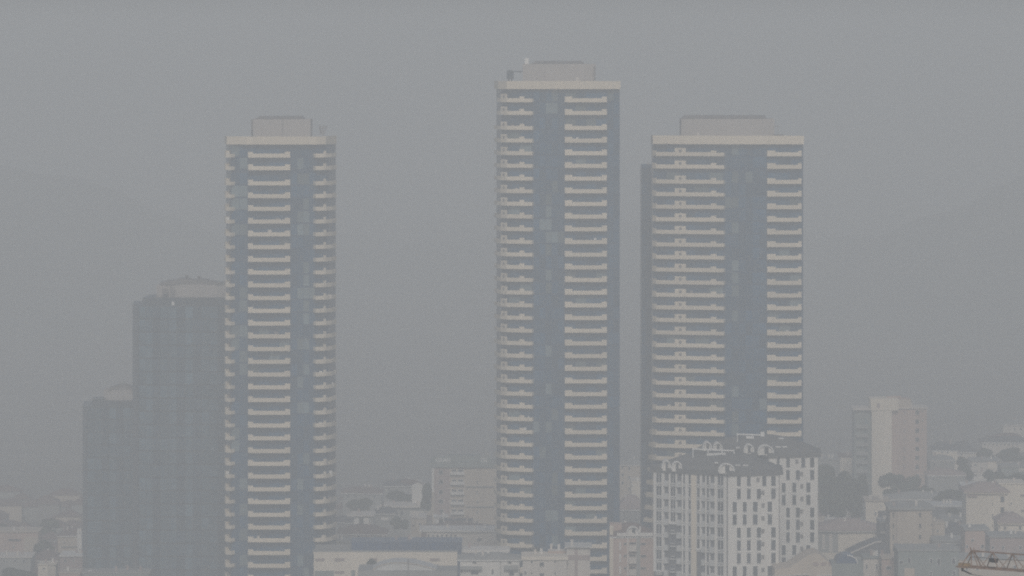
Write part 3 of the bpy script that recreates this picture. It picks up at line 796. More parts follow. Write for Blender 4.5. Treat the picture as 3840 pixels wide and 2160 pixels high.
for (x0, y0), (x1, y1) in zip(prof, prof[1:]): m.bar((X(x0, V0), V0 + .9, Z(y0 - 1, V0)), (X(x1, V0), V0 + .9, Z(y1 - 1, V0)), .2)
part('roof_edge', m, 'sand_render', vt)
sl = thing('roof_chimney', 'thin dark flue pipe standing before the pale curved roof', 'flue', (X(1531, V0 - 6), V0 - 6, ground_z(-25, V0)))
m = MB(); m.bar((X(1531, V0 - 6), V0 - 6, ground_z(-25, V0)), (X(1531, V0 - 6), V0 - 6, Z(2097, V0 - 6)), .3); part('pipe', m, 'roof_steel', sl)
m = MB(); m.box(X(1526, V0 - 6), X(1536, V0 - 6), V0 - 6.3, V0 - 5.6, Z(2100, V0), Z(2095, V0)); part('cowl', m, 'roof_steel', sl)

C7 = lambda x: 1650 + x / 3.0306
D7 = lambda y: 1900 + y / 3.0306
P0 = 1340.0
pw = [(C7(a), C7(b), D7(c), D7(d)) for a, b, c, d in ((370, 415, 610, 650), (585, 612, 583, 630), (770, 815, 612, 650), (208, 222, 720, 768), (235, 250, 720, 768), (350, 440, 726, 772), (585, 610, 710, 766), (780, 845, 726, 785))]
pw += [(C7(205), C7(480), D7(676), D7(712), 'balcony', 'dull_render'), (C7(725), C7(890), D7(668), D7(712), 'balcony', 'dull_render'), (C7(905), C7(940), D7(615), 2175, 'panel', 'slate_wall'),
       (C7(685), C7(692), D7(590), 2175, 'panel', 'dull_render')]
block('white villa with upswept grey roof and small square windows at bottom centre', P0, [(C7(228), 0), (C7(910), 0)], D7(600), 'white_render', roof='hip', roof_m='dull_render', ridge=D7(540), over=.9, name='villa', cat='house', wins=pw, depth=10, frame='pale_render')
Q0 = 1325.0
qw = [(C7(1130), C7(1185), D7(630), D7(682)), (C7(1130), C7(1185), D7(752), 2175), (C7(955), C7(985), D7(735), D7(775))]
qw += [(C7(x) - 3, C7(x) + 3, D7(y) - 3, D7(y) + 3, 'recess', 'window_glass') for x in (1042, 1307) for y in (630, 757)]
block('cream house with rooftop terrace wall at bottom centre', Q0, [(C7(940), 0), (C7(1440), 0)], D7(606), 'pale_render', roof='flat', roof_m='beige_render', over=.5, slab=.9, name='house', cat='house', wins=qw, depth=12, frame='pale_render')
block('cream stair tower house with a dark cross-shaped recess, at bottom centre', Q0 + 3, [(C7(1440), 0), (C7(1706), 0)], D7(462), 'pale_render', roof='flat', roof_m='metal_sheet', over=.9, slab=.25, name='house', cat='house', depth=10,
      wins=[(C7(1445), C7(1704), D7(552), D7(604), 'panel', 'rose_render'), (C7(1530), C7(1565), D7(462), 2175, 'recess', 'rose_render')])
b = block('low cream rooftop block with flat pale canopy in front of the middle tower', Q0 + 8, [(C7(1230), 0), (C7(1438), 0)], D7(505), 'pink_render', roof='flat', roof_m='pale_render', over=.1, slab=.1, name='annex', cat='annex', depth=5)

# building left of the white blocks with arched gable
R0 = 1330.0
C4 = lambda x: 2250 + x / 2.84
D4 = lambda y: 1650 + y / 2.84
rw = []
for k in range(4):
    yy = D4(1098) + 45.5 * k
    rw += [(C4(305), C4(385), yy + 8, yy + 30, 'balcony', 'pale_render'), (C4(308), C4(382), yy - 4, yy + 7), (C4(430), C4(492), yy - 2, yy + 8), (C4(250), C4(286), yy - 2, yy + 8), (C4(120), C4(130), yy - 20, yy - 5), (C4(205), C4(225), yy - 4, yy + 26, 'panel', 'white_render')]
rw += [(C4(105), C4(142), D4(910), 2180, 'panel', 'cream_render'), (C4(290), C4(300), D4(1030), 2180, 'panel', 'white_render'), (C4(385), C4(428), D4(1030), 2180, 'panel', 'dull_render'),
       (C4(180), C4(560), D4(988), D4(1024), 'cornice', 'white_render')]
rb = block('pinkish block with an arched white gable left of the white apartments', R0, [(C4(105), .8), (C4(180), 0), (C4(590), .5)], D4(1030), 'pink_render', roof='hip', roof_m='tile_roof', ridge=D4(905), over=.2, wins=rw, depth=13, frame='pale_render')
dormer(rb, C4(287), C4(415), D4(926), D4(990), R0, -.2, 4)
m = MB(); m.box(X(C4(105), R0), X(C4(235), R0), R0 + 2, R0 + 8, Z(D4(1030), R0) + .1, Z(D4(905), R0)); part('parapet_wall', m, 'pink_render', rb)
m = MB(); m.box(X(C4(418), R0), X(C4(435), R0), R0 + .5, R0 + 1.5, Z(D4(985), R0), Z(D4(925), R0)); part('chimney', m, 'white_render', rb)

# gap between middle and right tower
block('beige block with dark windows in the gap between the two right towers', 1760, [(2322, 0), (2372, 0), (2410, 1)], D4(262), 'sand_render', roof='hip', roof_m='dull_render', ridge=D4(205), wins=[(C4(225), C4(255), D4(y), D4(y + 32)) for y in (275, 355, 440)] + [(C4(300), C4(325), D4(y), D4(y + 40)) for y in (285, 380, 500)])
block('peach block with blank side wall in the gap between the two right towers', 1700, [(C4(335), 0), (C4(440), 0)], D4(452), 'beige_render', roof='flat', roof_m='beige_render', over=.1, wins=[(C4(340), C4(352), D4(470), D4(500))])
block('low grey house with dull roof at the foot of the gap between towers', 1620, [(2318, 0), (2420, 0)], D4(740), 'dull_render', roof='hip', roof_m='rose_render', ridge=D4(605), name='house', cat='house', wins=[(C4(a), C4(a + 25), D4(y), D4(y + 30)) for a in (240, 310, 370) for y in (760, 830)])

# far left town
C5 = lambda x: x / 6.133
D5 = lambda y: 1940 + y / 6.133
block('flat-roofed pinkish block at the far left edge between trees', 1640, [(-30, 1), (60, 0), (143, 0)], D5(345), 'pink_render', roof='flat', roof_m='sand_render', over=.4, wins=[(C5(295), C5(335), D5(655), D5(705)), (C5(600), C5(635), D5(655), D5(700)), (C5(745), C5(780), D5(655), D5(700)), (C5(200), C5(480), D5(500), D5(525), 'cornice', 'dark_fitting'), (C5(560), C5(880), D5(450), D5(870), 'panel', 'sand_render')])
block('grey-beige block with cornice right beside the smaller office tower', 1650, [(217, 0), (325, 1)], D5(425), 'sand_render', roof='hip', roof_m='tile_roof', ridge=D5(300), wins=[(C5(1450), C5(1490), D5(560), D5(600)), (C5(1640), C5(1680), D5(560), D5(600)), (C5(1420), C5(1880), D5(660), D5(680), 'cornice', 'dull_render')])
block('little white rooftop hut beside the smaller office tower', 1644, [(289, 0), (306, 0)], D5(362), 'white_render', roof='flat', roof_m='white_render', over=.2, slab=.15, name='hut', cat='hut', depth=4)
block('house with white roof edge low at the left, before the office tower', 1590, [(225, 0), (322, 0)], D5(905), 'rose_render', roof='flat', roof_m='white_render', over=.6, slab=.4, name='house', cat='house', wins=[(240, 250, 2096, 2108), (270, 280, 2096, 2108)])
block('dim house with reddish hip roof low at the far left', 1600, [(120, 0), (222, 0)], D5(990), 'rose_render', roof='hip', roof_m='tile_roof', ridge=D5(800), name='house', cat='house', wins=[(140, 149, 2108, 2117), (190, 199, 2108, 2117)])
block('small cream house with one dark window near the bottom left corner', 1540, [(143, 0), (180, 0), (209, 2)], D5(1100), 'beige_render', roof='flat', roof_m='beige_render', over=.3, slab=.3, name='house', cat='house', depth=8, wins=[(C5(975), C5(1045), D5(1150), D5(1195))])
block('long grey house running off the left edge of the picture', 1580, [(-40, 0), (116, 0)], D5(930), 'dull_render', roof='flat', roof_m='pale_render', over=.5, name='house', cat='house', wins=[(10, 20, 2098, 2110), (50, 60, 2098, 2110), (84, 94, 2098, 2110)])
block('pinkish low house at the foot of the office towers', 1500, [(223, 0), (300, 0)], D5(1290), 'pink_render', roof='flat', roof_m='sand_render', over=.3, name='house', cat='house', depth=10)
block('low dark sheds at the foot of the taller office tower', 1440, [(310, 0), (560, 0)], 2150, 'mint_render', roof='flat', roof_m='dull_render', over=.3, name='shed', cat='shed', depth=10, wins=[(330, 345, 2138, 2142, 'panel', 'white_trim')])

# ------------------------------------------------------------------ right side
C1 = lambda x: 3050 + x / 3.22
D1 = lambda y: 1450 + y / 3.22
K0 = 1750.0
kw = [(C1(1230), C1(1280), D1(y), D1(y + 55)) for y in range(283, 1180, 110)] + [(C1(1312), C1(1328), D1(y), D1(y + 26)) for y in range(280, 1180, 112)]
kw += [(C1(1085), C1(1115), D1(y), D1(y + 50), 'recess', 'rose_render') for y in range(290, 1000, 110)]
kw += [(C1(1025), C1(1180), D1(155), D1(262), 'panel', 'sand_render')]
kt = block('tall pinkish apartment tower with blank cream side wall, at right behind trees', K0, [(C1(945), 0), (C1(1090), .4), (C1(1370), .6)], D1(268), 'pink_render', roof='flat', roof_m='pale_render', over=.6, slab=.35, name='apartment_tower', cat='apartment tower', wins=kw, frame='pale_render')
kf = Face([(C1(500), 2.5), (C1(700), 2.5)], K0)
kz = kt.location.z
m = MB(); m.box(X(C1(702), K0), X(C1(944), K0), K0 - 1.5, K0 + 14, kz, Z(D1(285), K0)); part('blank_wall', m, 'beige_render', kt)
m = MB(); m.box(X(C1(690), K0), X(C1(1022), K0), K0 - 1.7, K0 + 10, Z(D1(284), K0), Z(D1(142), K0)); part('lift_housing', m, 'cream_render', kt)
m = MB(); m.box(X(C1(765), K0), X(C1(800), K0), K0 - 1.8, K0 - 1.6, Z(D1(250), K0), Z(D1(195), K0)); part('door', m, 'rose_render', kt)
m = MB(); m.box(X(C1(500), K0), X(C1(700), K0), K0 + 1.5, K0 + 14, kz, Z(D1(285), K0)); part('recessed_wall', m, 'mint_render', kt)
m = MB(); m.box(X(C1(475), K0), X(C1(708), K0), K0 + .2, K0 + 13, Z(D1(284), K0), Z(D1(264), K0)); part('roof_edge', m, 'pale_render', kt)
m = MB(); m.box(X(C1(900), K0), X(C1(1070), K0), K0 + 3, K0 + 6, Z(D1(142), K0), Z(D1(124), K0)); m.box(X(C1(1030), K0), X(C1(1180), K0), K0 + 1, K0 + 9, Z(D1(268), K0), Z(D1(150), K0)); part('roof_plant', m, 'pink_render', kt)
for k in range(10):
    y = 400 + 108 * k
    m = MB(); m.box(X(C1(520), K0), X(C1(660), K0), K0 + .3, K0 + 1.5, Z(D1(y + 105), K0), Z(D1(y + 62), K0)); part('balcony', m, 'dull_render', kt)
    m = MB(); m.box(X(C1(625), K0), X(C1(655), K0), K0 + 1.4, K0 + 1.5, Z(D1(y + 55), K0), Z(D1(y - 10), K0)); part('window', m, 'pale_glass', kt)
block('small salmon house left of the tall pinkish tower', 1790, [(3150, 1), (3206, 0)], 1714, 'beige_render', roof='flat', roof_m='tile_roof', over=.4, name='house', cat='house', wins=[])
block('low hazy block left of the salmon house', 1800, [(3060, 1), (3152, 0)], 1726, 'dull_render', roof='flat', roof_m='dull_render', over=.4, name='house', cat='house', wins=[(3080, 3090, 1735, 1745)])

C3 = lambda x: 3050 + x / 4.673
D3 = lambda y: 1850 + y / 4.673
block('cream block with a flat roof under the tall pinkish tower', 1560, [(C3(915), 1), (C3(1130), 0), (C3(1345), 0)], D3(142), 'beige_render', roof='flat', roof_m='sand_render', over=.4, wins=[(C3(1172), C3(1200), D3(200), D3(240)), (C3(1068), C3(1105), D3(330), D3(385)), (C3(1290), C3(1315), D3(190), D3(230)), (C3(1132), C3(1338), D3(306), D3(445), 'recess', 'dark_roof')])
v_rows = [330, 525, 720, 925]
block('long beige block with flat dark roof and a white roof vent at right', 1430, [(C3(1342), .8), (C3(1466), 0), (C3(2085), .6)], D3(285), 'sand_render', roof='flat', roof_m='dull_render', over=.9, slab=.5, depth=16, frame='sand_render',
      wins=[(C3(1388), C3(1421), D3(y), D3(y + 92)) for y in v_rows] + [(C3(1846), C3(1895), D3(y), D3(y + 90)) for y in v_rows] + [(C3(2052), C3(2080), D3(y), D3(y + 45)) for y in v_rows[:3]] + [(C3(1462), C3(1472), D3(300), D3(1140), 'panel', 'rose_render')])
b = block('cream wing stepping down beyond the long beige block', 1440, [(3498, 0), (3543, 0)], 1964, 'sand_render', roof='flat', roof_m='sand_render', over=.2, depth=10, wins=[(3512, 3520, 1985, 1996)])
m = thing('roof_vent', 'white roof vent lying on the long beige block at right', 'vent', (X(3449, 1436), 1436, Z(1906, 1430)))
a = MB(); a.box(X(3418, 1436), X(3480, 1436), 1434, 1437, m.location.z, Z(1897, 1436)); part('vent_hood', a, 'white_trim', m)
block('beige warehouse wall under a wide reddish roof at right', 1470, [(3068, 2), (3144, 0), (3306, 0)], 1990, 'beige_render', roof='hip', roof_m='rose_render', ridge=1952, over=1.2, name='warehouse', cat='warehouse',
      wins=[(3069, 3143, 1994, 2072, 'recess', 'dull_render'), (3084, 3094, 2004, 2060, 'panel', 'pale_render'), (3110, 3122, 2002, 2070, 'panel', 'pale_render')])
block('white rooftop shed beside the far white apartment block', 1500, [(3097, 0), (3156, 0)], 1948, 'white_render', roof='flat', roof_m='white_render', over=.2, slab=.15, name='shed', cat='shed', depth=5, wins=[(3105, 3112, 1952, 1964)])
block('dark balcony stack between warehouse and long beige block', 1450, [(3300, 0), (3338, 0)], 1962, 'slate_wall', roof='flat', roof_m='dull_render', over=.1, wins=[(3302, 3336, 1992, 2000, 'balcony', 'pale_render'), (3302, 3336, 2034, 2044, 'balcony', 'pale_render')])
# slanting dark roof
sr = thing('house', 'house with long slanting dark roof in front of the warehouse', 'house', (X(3260, 1400), 1406, ground_z(90, 1400) - .5))
m = MB(); m.box(X(3185, 1400), X(3336, 1400), 1400, 1412, sr.location.z, Z(2079, 1400)); part('wall', m, 'dull_render', sr)
m = MB(); pr = [(3178, 2078), (3338, 2082), (3338, 2060), (3304, 2030), (3280, 2033), (3230, 2052)]
m.hexa([(X(p, 1400), 1399.2, Z(q, 1400)) for p, q in pr][::-1], [(X(p, 1400), 1412.5, Z(q, 1400)) for p, q in pr][::-1]); part('roof', m, 'dark_roof', sr)
m = MB(); m.bar((X(3180, 1400), 1399, Z(2077, 1400)), (X(3280, 1400), 1399, Z(2032, 1400)), .3); m.bar((X(3280, 1400), 1399, Z(2032, 1400)), (X(3304, 1400), 1399, Z(2029, 1400)), .3); part('roof_edge', m, 'pale_render', sr)
# curved-roof building beside the white block
cb = thing('mansard_building', 'pinkish building with sloping end roof at the foot of the white blocks', 'building', (X(3075, 1240), 1248, ground_z(72, 1240) - .5))
pr = [(2905, 2185), (2905, 2135), (2960, 2128), (3030, 2082), (3066, 2075), (3090, 2092), (3112, 2112), (3119, 2125), (3119, 2185)]
m = MB(); m.hexa([(X(p, 1240), 1240, Z(q, 1240) if q < 2180 else cb.location.z) for p, q in pr][::-1], [(X(p, 1240), 1254, Z(q, 1240) if q < 2180 else cb.location.z) for p, q in pr][::-1]); part('wall', m, 'sand_render', cb)
cf_ = Face([(2905, 0), (3119, 0)], 1240)
for u in (3050, 3078, 3106):
    window(cf_, cb, u, u + 20 if u < 3100 else u + 8, Z(2121, 1240), Z(2109, 1240), frame='rose_render', glass='rose_render')
m = MB(); m.bar((X(2900, 1240), 1239.5, Z(2160, 1240)), (X(3030, 1240), 1239.5, Z(2152, 1240)), .3); m.bar((X(3060, 1240), 1239.5, Z(2158, 1240)), (X(3120, 1240), 1239.5, Z(2155, 1240)), .3); part('ledge', m, 'pale_render', cb)
# little dome and street blocks on the bottom edge
dm = thing('domed_house', 'grey-blue house with round vaulted roof behind the sloping-ended building', 'house', (X(3180, 1290), 1295, ground_z(80, 1290) - .5))
m = MB(); m.box(X(3118, 1290), X(3238, 1290), 1290, 1300, dm.location.z, Z(2112, 1290)); part('wall', m, 'mint_render', dm)
m = MB(); arc = [(3176 + 40 * math.cos(math.pi * i / 10), 2112 - 30 * math.sin(math.pi * i / 10)) for i in range(11)]
m.hexa([(X(p, 1290), 1289.9, Z(q, 1290)) for p, q in arc], [(X(p, 1290), 1300, Z(q, 1290)) for p, q in arc]); part('roof', m, 'steel_blue', dm)
m = MB()
for (p, q), (p2, q2) in zip(arc[:5], arc[1:6]): m.bar((X(p, 1290), 1289.8, Z(q, 1290)), (X(p2, 1290), 1289.8, Z(q2, 1290)), .25)
part('roof_edge', m, 'white_trim', dm)
block('pink street house with a triple dark window on the bottom edge', 1300, [(3306, 0), (3352, 0)], 2096, 'pink_render', roof='flat', roof_m='sand_render', over=.3, name='house', cat='house', wins=[(3322, 3343, 2122, 2137)], depth=9)
block('pale street house with white framed windows on the bottom edge', 1310, [(3238, 0), (3305, 0)], 2094, 'pale_render', roof='flat', roof_m='mint_render', over=.4, name='house', cat='house', wins=[(3284, 3292, 2114, 2136), (3295, 3303, 2114, 2136), (3246, 3254, 2116, 2136)], depth=9)
block('grey-green street block with tall white-framed windows, left of the crane', 1280, [(3368, 1), (3430, 0), (3594, 0)], 2066, 'mint_render', roof='flat', roof_m='dull_render', over=.3,
      wins=[(3404, 3416, 2092, 2112), (3486, 3498, 2094, 2112), (3514, 3527, 2094, 2122), (3569, 3583, 2092, 2116), (3486, 3496, 2142, 2156), (3572, 3584, 2140, 2156), (3392, 3430, 2130, 2185, 'panel', 'sand_render'), (3372, 3388, 2102, 2116)])
C2 = lambda x: 3400 + x / 2.375
D2 = lambda y: 1550 + y / 2.375
block('cream apartment block with dark hip roof, large one at the right', 1500, [(C2(530), 2), (C2(730), 0), (C2(900), 0)], D2(706), 'beige_render', roof='hip', roof_m='rose_render', ridge=D2(628), over=1.0, depth=14, trim='cream_render', frame='cream_render',
      wins=[(C2(834), C2(872), D2(736), D2(792)), (C2(834), C2(872), D2(833), D2(890)), (C2(834), C2(872), D2(932), D2(985)), (C2(758), C2(772), D2(795), D2(820)), (C2(758), C2(772), D2(893), D2(918)), (C2(758), C2(772), D2(990), D2(1015)), (C2(545), C2(630), D2(724), D2(742), 'cornice', 'rose_render')])
block('cream block at the right edge behind the large hip-roofed one', 1530, [(C2(822), 0), (C2(1060), 0)], D2(632), 'beige_render', roof='flat', roof_m='beige_render', over=.3, wins=[(C2(926), C2(938), D2(y), D2(y + 24)) for y in (790, 893)] + [(C2(1015), C2(1060), D2(720), D2(732), 'cornice', 'rose_render'), (C2(1015), C2(1060), D2(858), D2(870), 'cornice', 'rose_render')])
block('cream house with brown hip roof on the right edge above the crane', 1440, [(C2(818), 1), (C2(1070), 0)], D2(978), 'beige_render', roof='hip', roof_m='rose_render', ridge=D2(900), over=.9, name='house', cat='house', trim='cream_render', frame='beige_render',
      wins=[(C2(824), C2(836), D2(998), D2(1032)), (C2(864), C2(886), D2(1002), D2(1036)), (C2(998), C2(1024), D2(1002), D2(1040))])
block('pinkish house with two small windows left above the crane jib', 1400, [(C2(520), 0), (C2(738), 1)], D2(1045), 'pink_render', roof='flat', roof_m='dull_render', over=.3, name='house', cat='house', wins=[(C2(574), C2(597), D2(1118), D2(1142)), (C2(660), C2(690), D2(1168), D2(1205)), (C2(466 + 60), C2(488 + 60), D2(1172), D2(1200))])
block('dull pink block behind the crane jib at the right edge', 1370, [(C2(742), 0), (C2(1070), 0)], D2(1106), 'rose_render', roof='flat', roof_m='dull_render', over=.4, wins=[(C2(x), C2(x + 26), D2(y), D2(y + 32)) for x in (755, 845, 1000) for y in (1180, 1290, 1385)])
block('low street house under the crane jib at the right', 1290, [(3596, 0), (3740, 1), (3870, 1)], 2100, 'sand_render', roof='flat', roof_m='dull_render', over=.3, name='house', cat='house', wins=[(3620, 3630, 2128, 2140), (3660, 3670, 2128, 2140), (3760, 3772, 2120, 2134), (3800, 3812, 2120, 2134)])
block('dark-roofed house between the long beige block and the large cream block', 1470, [(3540, 1), (3625, 0)], 2006, 'dull_render', roof='hip', roof_m='dark_roof', ridge=1968, over=.8, name='house', cat='house', wins=[(3560, 3568, 2012, 2022), (3590, 3600, 2012, 2022)])
block('low grey house with pale window band below the dark-roofed one', 1420, [(3500, 1), (3618, 0)], 2032, 'dull_render', roof='flat', roof_m='dull_render', over=.4, name='house', cat='house', wins=[(3550, 3568, 2000 + 38, 2050), (3580, 3600, 2038, 2050), (3510, 3530, 2040, 2054)])
block('dark shed with long white roof strip beyond the beige block', 1560, [(3484, 0), (3640, 0)], 1901, 'slate_wall', roof='flat', roof_m='metal_sheet', over=.2, slab=.5, name='shed', cat='shed', wins=[])
block('low dark shed with short white roof edge beside the large cream block', 1530, [(3535, 0), (3628, 0)], 1950, 'dull_render', roof='flat', roof_m='dull_render', over=.2, slab=.4, name='shed', cat='shed', wins=[(3580, 3618, 1947, 1952, 'cornice', 'white_trim')])
block('hazy grey row house behind the round tree at right', 1640, [(3330, 0), (3560, 0)], 1872, 'dull_render', roof='hip', roof_m='dull_render', ridge=1850, over=.8, name='house', cat='house', wins=[])
block('house with pale round-topped front and dark roof on the hillside', 1860, [(3499, 1), (3590, 0)], 1690, 'beige_render', roof='hip', roof_m='dark_roof', ridge=1660, over=.3, name='house', cat='house', wins=[(3530, 3537, 1692, 1700), (3550, 3557, 1692, 1700), (3503, 3508, 1696, 1704)])
block('wide dark-roofed house right of the pale hillside house', 1885, [(3570, 0), (3660, 3)], 1696, 'pale_render', roof='hip', roof_m='dark_roof', ridge=1660, over=.6, name='house', cat='house', wins=[(3600, 3608, 1700, 1708)])
block('pale block on the hilltop at the right edge', 2010, [(3762, 0), (3900, 0)], 1592, 'pale_render', roof='hip', roof_m='dull_render', ridge=1580, over=.8, wins=[(3772, 3796, 1622, 1642, 'panel', 'white_render'), (3800, 3808, 1604, 1614), (3824, 3832, 1604, 1614)])
block('long hillside house with a row of small windows under a dark roof', 1940, [(3684, 2), (3900, 0)], 1660, 'pale_render', roof='hip', roof_m='dark_roof', ridge=1642, over=.6, name='house', cat='house', wins=[(3690 + 15 * k, 3697 + 15 * k, 1663, 1671) for k in range(9)])
block('pale stepped house among the hillside trees', 1850, [(3644, 0), (3750, 0)], 1730, 'pale_render', roof='flat', roof_m='dull_render', over=.6, name='house', cat='house', wins=[(3704, 3738, 1731, 1758, 'panel', 'beige_render'), (3655, 3663, 1738, 1748)])
block('grey terrace house below the pale round-topped front', 1780, [(3488, 0), (3580, 0)], 1726, 'dull_render', roof='hip', roof_m='dull_render', ridge=1712, over=.5, name='house', cat='house', wins=[(3500, 3508, 1734, 1744), (3545, 3553, 1734, 1744), (3586, 3600, 1732, 1745, 'panel', 'white_render')])
block('grey terrace house lower on the slope with a dark roof', 1720, [(3480, 0), (3620, 0)], 1782, 'dull_render', roof='hip', roof_m='rose_render', ridge=1764, over=.5, name='house', cat='house', wins=[(3495, 3503, 1790, 1800), (3540, 3548, 1790, 1800), (3590, 3598, 1790, 1800)])
block('small white box house among dark trees on the slope', 1745, [(3648, 0), (3692, 0)], 1772, 'white_render', roof='flat', roof_m='pale_render', over=.2, slab=.2, name='house', cat='house', depth=7, wins=[(3656, 3664, 1778, 1786)])
block('low house with white roof strip above the large cream block', 1660, [(3608, 0), (3700, 0)], 1826, 'dull_render', roof='flat', roof_m='white_trim', over=.3, slab=.5, name='house', cat='house', wins=[(3630, 3638, 1834, 1842)])
block('grey block at the right edge above the cream blocks', 1730, [(3755, 0), (3900, 0)], 1752, 'mint_render', roof='flat', roof_m='dull_render', over=.4, wins=[(3820, 3840, 1756, 1768, 'panel', 'pale_render'), (3775, 3783, 1766, 1776), (3800, 3808, 1766, 1776)])

# ------------------------------------------------------------------ trees
def crown_mesh(seed, n_blob=16, n_leaf=6500):
    r = random.Random(seed); mb = MB(); blobs = []
    for i in range(n_blob):
        a = r.uniform(0, math.tau); u = r.uniform(0, 1) ** .5; h = r.uniform(-.75, .85)
        w = math.sqrt(max(.05, 1 - h * h * .9)) * .62
        blobs.append((Vector((math.cos(a) * u * w, math.sin(a) * u * w, h * .62)), r.uniform(.22, .42)))
    for i in range(n_leaf):
        c, br = blobs[r.randrange(n_blob)]
        v = Vector((r.gauss(0, 1), r.gauss(0, 1), r.gauss(0, 1))); v.normalize()
        p = c + v * br * (r.uniform(.25, 1) ** .35)
        t = Vector((r.gauss(0, 1), r.gauss(0, 1), r.gauss(0, 1))); t.normalize()
        b = t.cross(v); 
        if b.length < .05: continue
        b.normalize(); s = r.uniform(.028, .062)
        t2 = b.cross(v).lerp(v, .3)
        mb.face([p - b * s - t2 * s, p + b * s - t2 * s, p + b * s * .7 + t2 * s, p - b * s * .8 + t2 * s * 1.1])
    return mb.mesh('crown', 'foliage')
CROWNS = [crown_mesh(s) for s in (11, 12, 13, 14)]
def trunk_mesh():
    mb = MB(); seg = 8
    def tube(a, b, ra, rb):
        a = Vector(a); b = Vector(b); t = (b - a).normalized(); u = t.cross(Vector((.3, 1, .1))).normalized(); q = t.cross(u)
        mb.hexa([a + (u * math.cos(math.tau * k / seg) + q * math.sin(math.tau * k / seg)) * ra for k in range(seg)],
                [b + (u * math.cos(math.tau * k / seg) + q * math.sin(math.tau * k / seg)) * rb for k in range(seg)])
    tube((0, 0, 0), (.02, 0, .45), .05, .036); tube((.02, 0, .44), (0, .02, .8), .036, .022)
    for a, h in ((.3, .42), (2.2, .5), (4.1, .46), (5.3, .58)):
        tube((.02, 0, h), (math.cos(a) * .32, math.sin(a) * .32, h + .32), .022, .009)
    return mb.mesh('trunk', 'bark')
TR = trunk_mesh()
tn = [0]
def tree(label, px, y0, y1, halfw, Y, group=None):
    """crown spans rows y0..y1, half width halfw pixels"""
    x = X(px, Y); gz_ = ground_z(x, Y)
    t = thing('tree', label, 'tree', (x, Y, gz_), group)
    hw = halfw / FOC * Y; zc = Z(.5 * (y0 + y1), Y); hh = (y1 - y0) / FOC * Y * .5
    i = tn[0]; tn[0] += 1
    c = link('crown', CROWNS[i % 4], t, (0, 0, zc - gz_)); c.scale = (hw / .78, hw / .78, hh / .85); c.rotation_euler = (0, 0, i * 1.3)
    k = link('trunk', TR, t, (0, 0, 0)); s = max(2.0, zc - gz_); k.scale = (hw * .9, hw * .9, s)
    return t
for a in [
    ('round dark tree behind the flat-roofed pinkish block at far left', 184, 1943, 2012, 36, 1720),
    ('dark tree cut by the left edge of the picture', 12, 1952, 2030, 46, 1720),
    ('low dark tree below the round one at far left', 165, 2028, 2088, 48, 1615),
    ('wide dark tree filling the bottom left corner', 60, 2126, 2200, 84, 1480),
    ('dark tree pressed against the hotel left side', 1600, 1808, 1925, 26, 1672),
    ('broad dim tree behind the dark flat-roofed block', 1500, 1832, 1905, 58, 1730),
    ('dim tree beside the left tower in the far haze', 1350, 1866, 1935, 48, 1700),
    ('small tree behind the beige stepped house', 1498, 1936, 1992, 34, 1625),
    ('dark tree touching the white apartment block eave at right', 3098, 1738, 1900, 50, 1640),
    ('large dark tree in the middle of the clump at right', 3165, 1746, 1935, 62, 1625),
    ('dark tree at the right end of the clump by the tall pinkish tower', 3218, 1775, 1960, 42, 1610),
    ('tree low in the clump above the white rooftop shed', 3130, 1850, 1955, 60, 1590),
    ('round dark tree standing before the tall pinkish tower', 3352, 1772, 1872, 52, 1690),
    ('dark tree right of the round one before the tall pinkish tower', 3410, 1776, 1868, 54, 1690),
    ('dark tree on the hillside under the row of small windows', 3690, 1678, 1732, 42, 1890),
    ('hillside tree at the right edge under the hilltop block', 3790, 1676, 1740, 56, 1895),
    ('dim tree between the two hillside terrace houses', 3610, 1712, 1775, 30, 1770),
    ('low tree left of the small white box house', 3622, 1752, 1830, 34, 1735),
    ('dark tree right of the small white box house', 3726, 1760, 1832, 40, 1715),
    ('dark tree rising behind the cream hip-roofed block', 3800, 1772, 1830, 50, 1640),
    ('dark tree behind the shed with long white roof strip', 3560, 1836, 1908, 60, 1610),
    ('tree at the foot of the tall pinkish tower on its right side', 3470, 1810, 1890, 36, 1660),
    ('dark tree between the shed strip and the cream block', 3586, 1905, 1962, 42, 1545),
    ('thin dim tree standing before the slot-windowed building', 1392, 2092, 2150, 24, 1345),
    ('dark tree behind the villa roof at bottom centre', 2000, 2052, 2100, 30, 1372),
]: tree(*a)

# ------------------------------------------------------------------ far town fading out, as one mass
r = random.Random(21)
mb = MB()
for i in range(210):
    Y = r.uniform(1900, 2400); px = r.uniform(3200, 4300); x = X(px, Y)
    gzz = ground_z(x, Y); w = r.uniform(5, 14); d_ = r.uniform(7, 14); h = r.choice((6, 9, 9, 12, 15))
    lim = 1700 if px < 3640 else 1700 - 110 * min(1, (px - 3640) / 180)
    if HOR + (EYE - gzz - h - 2.4) / Y * FOC < lim: h = 3
    if HOR + (EYE - gzz - h - 2.4) / Y * FOC < lim: continue
    mb.box(x - w, x + w, Y, Y + d_, gzz - .5, gzz + h, r.choice((0, 0, 0, 1, 2)))
    if r.random() < .6:
        ring = [(x - w, Y), (x + w, Y), (x + w, Y + d_), (x - w, Y + d_)]
        hip(mb, ring, gzz + h + .01, gzz + h + 2.4, .5, 3, tiers=((1, 0), (.2, 1)))
o = link('distant_town', mb.mesh('distant_town', ['town_wall', 'dull_render', 'sand_render', 'tile_roof'])); o['kind'] = 'stuff'
mb = MB()
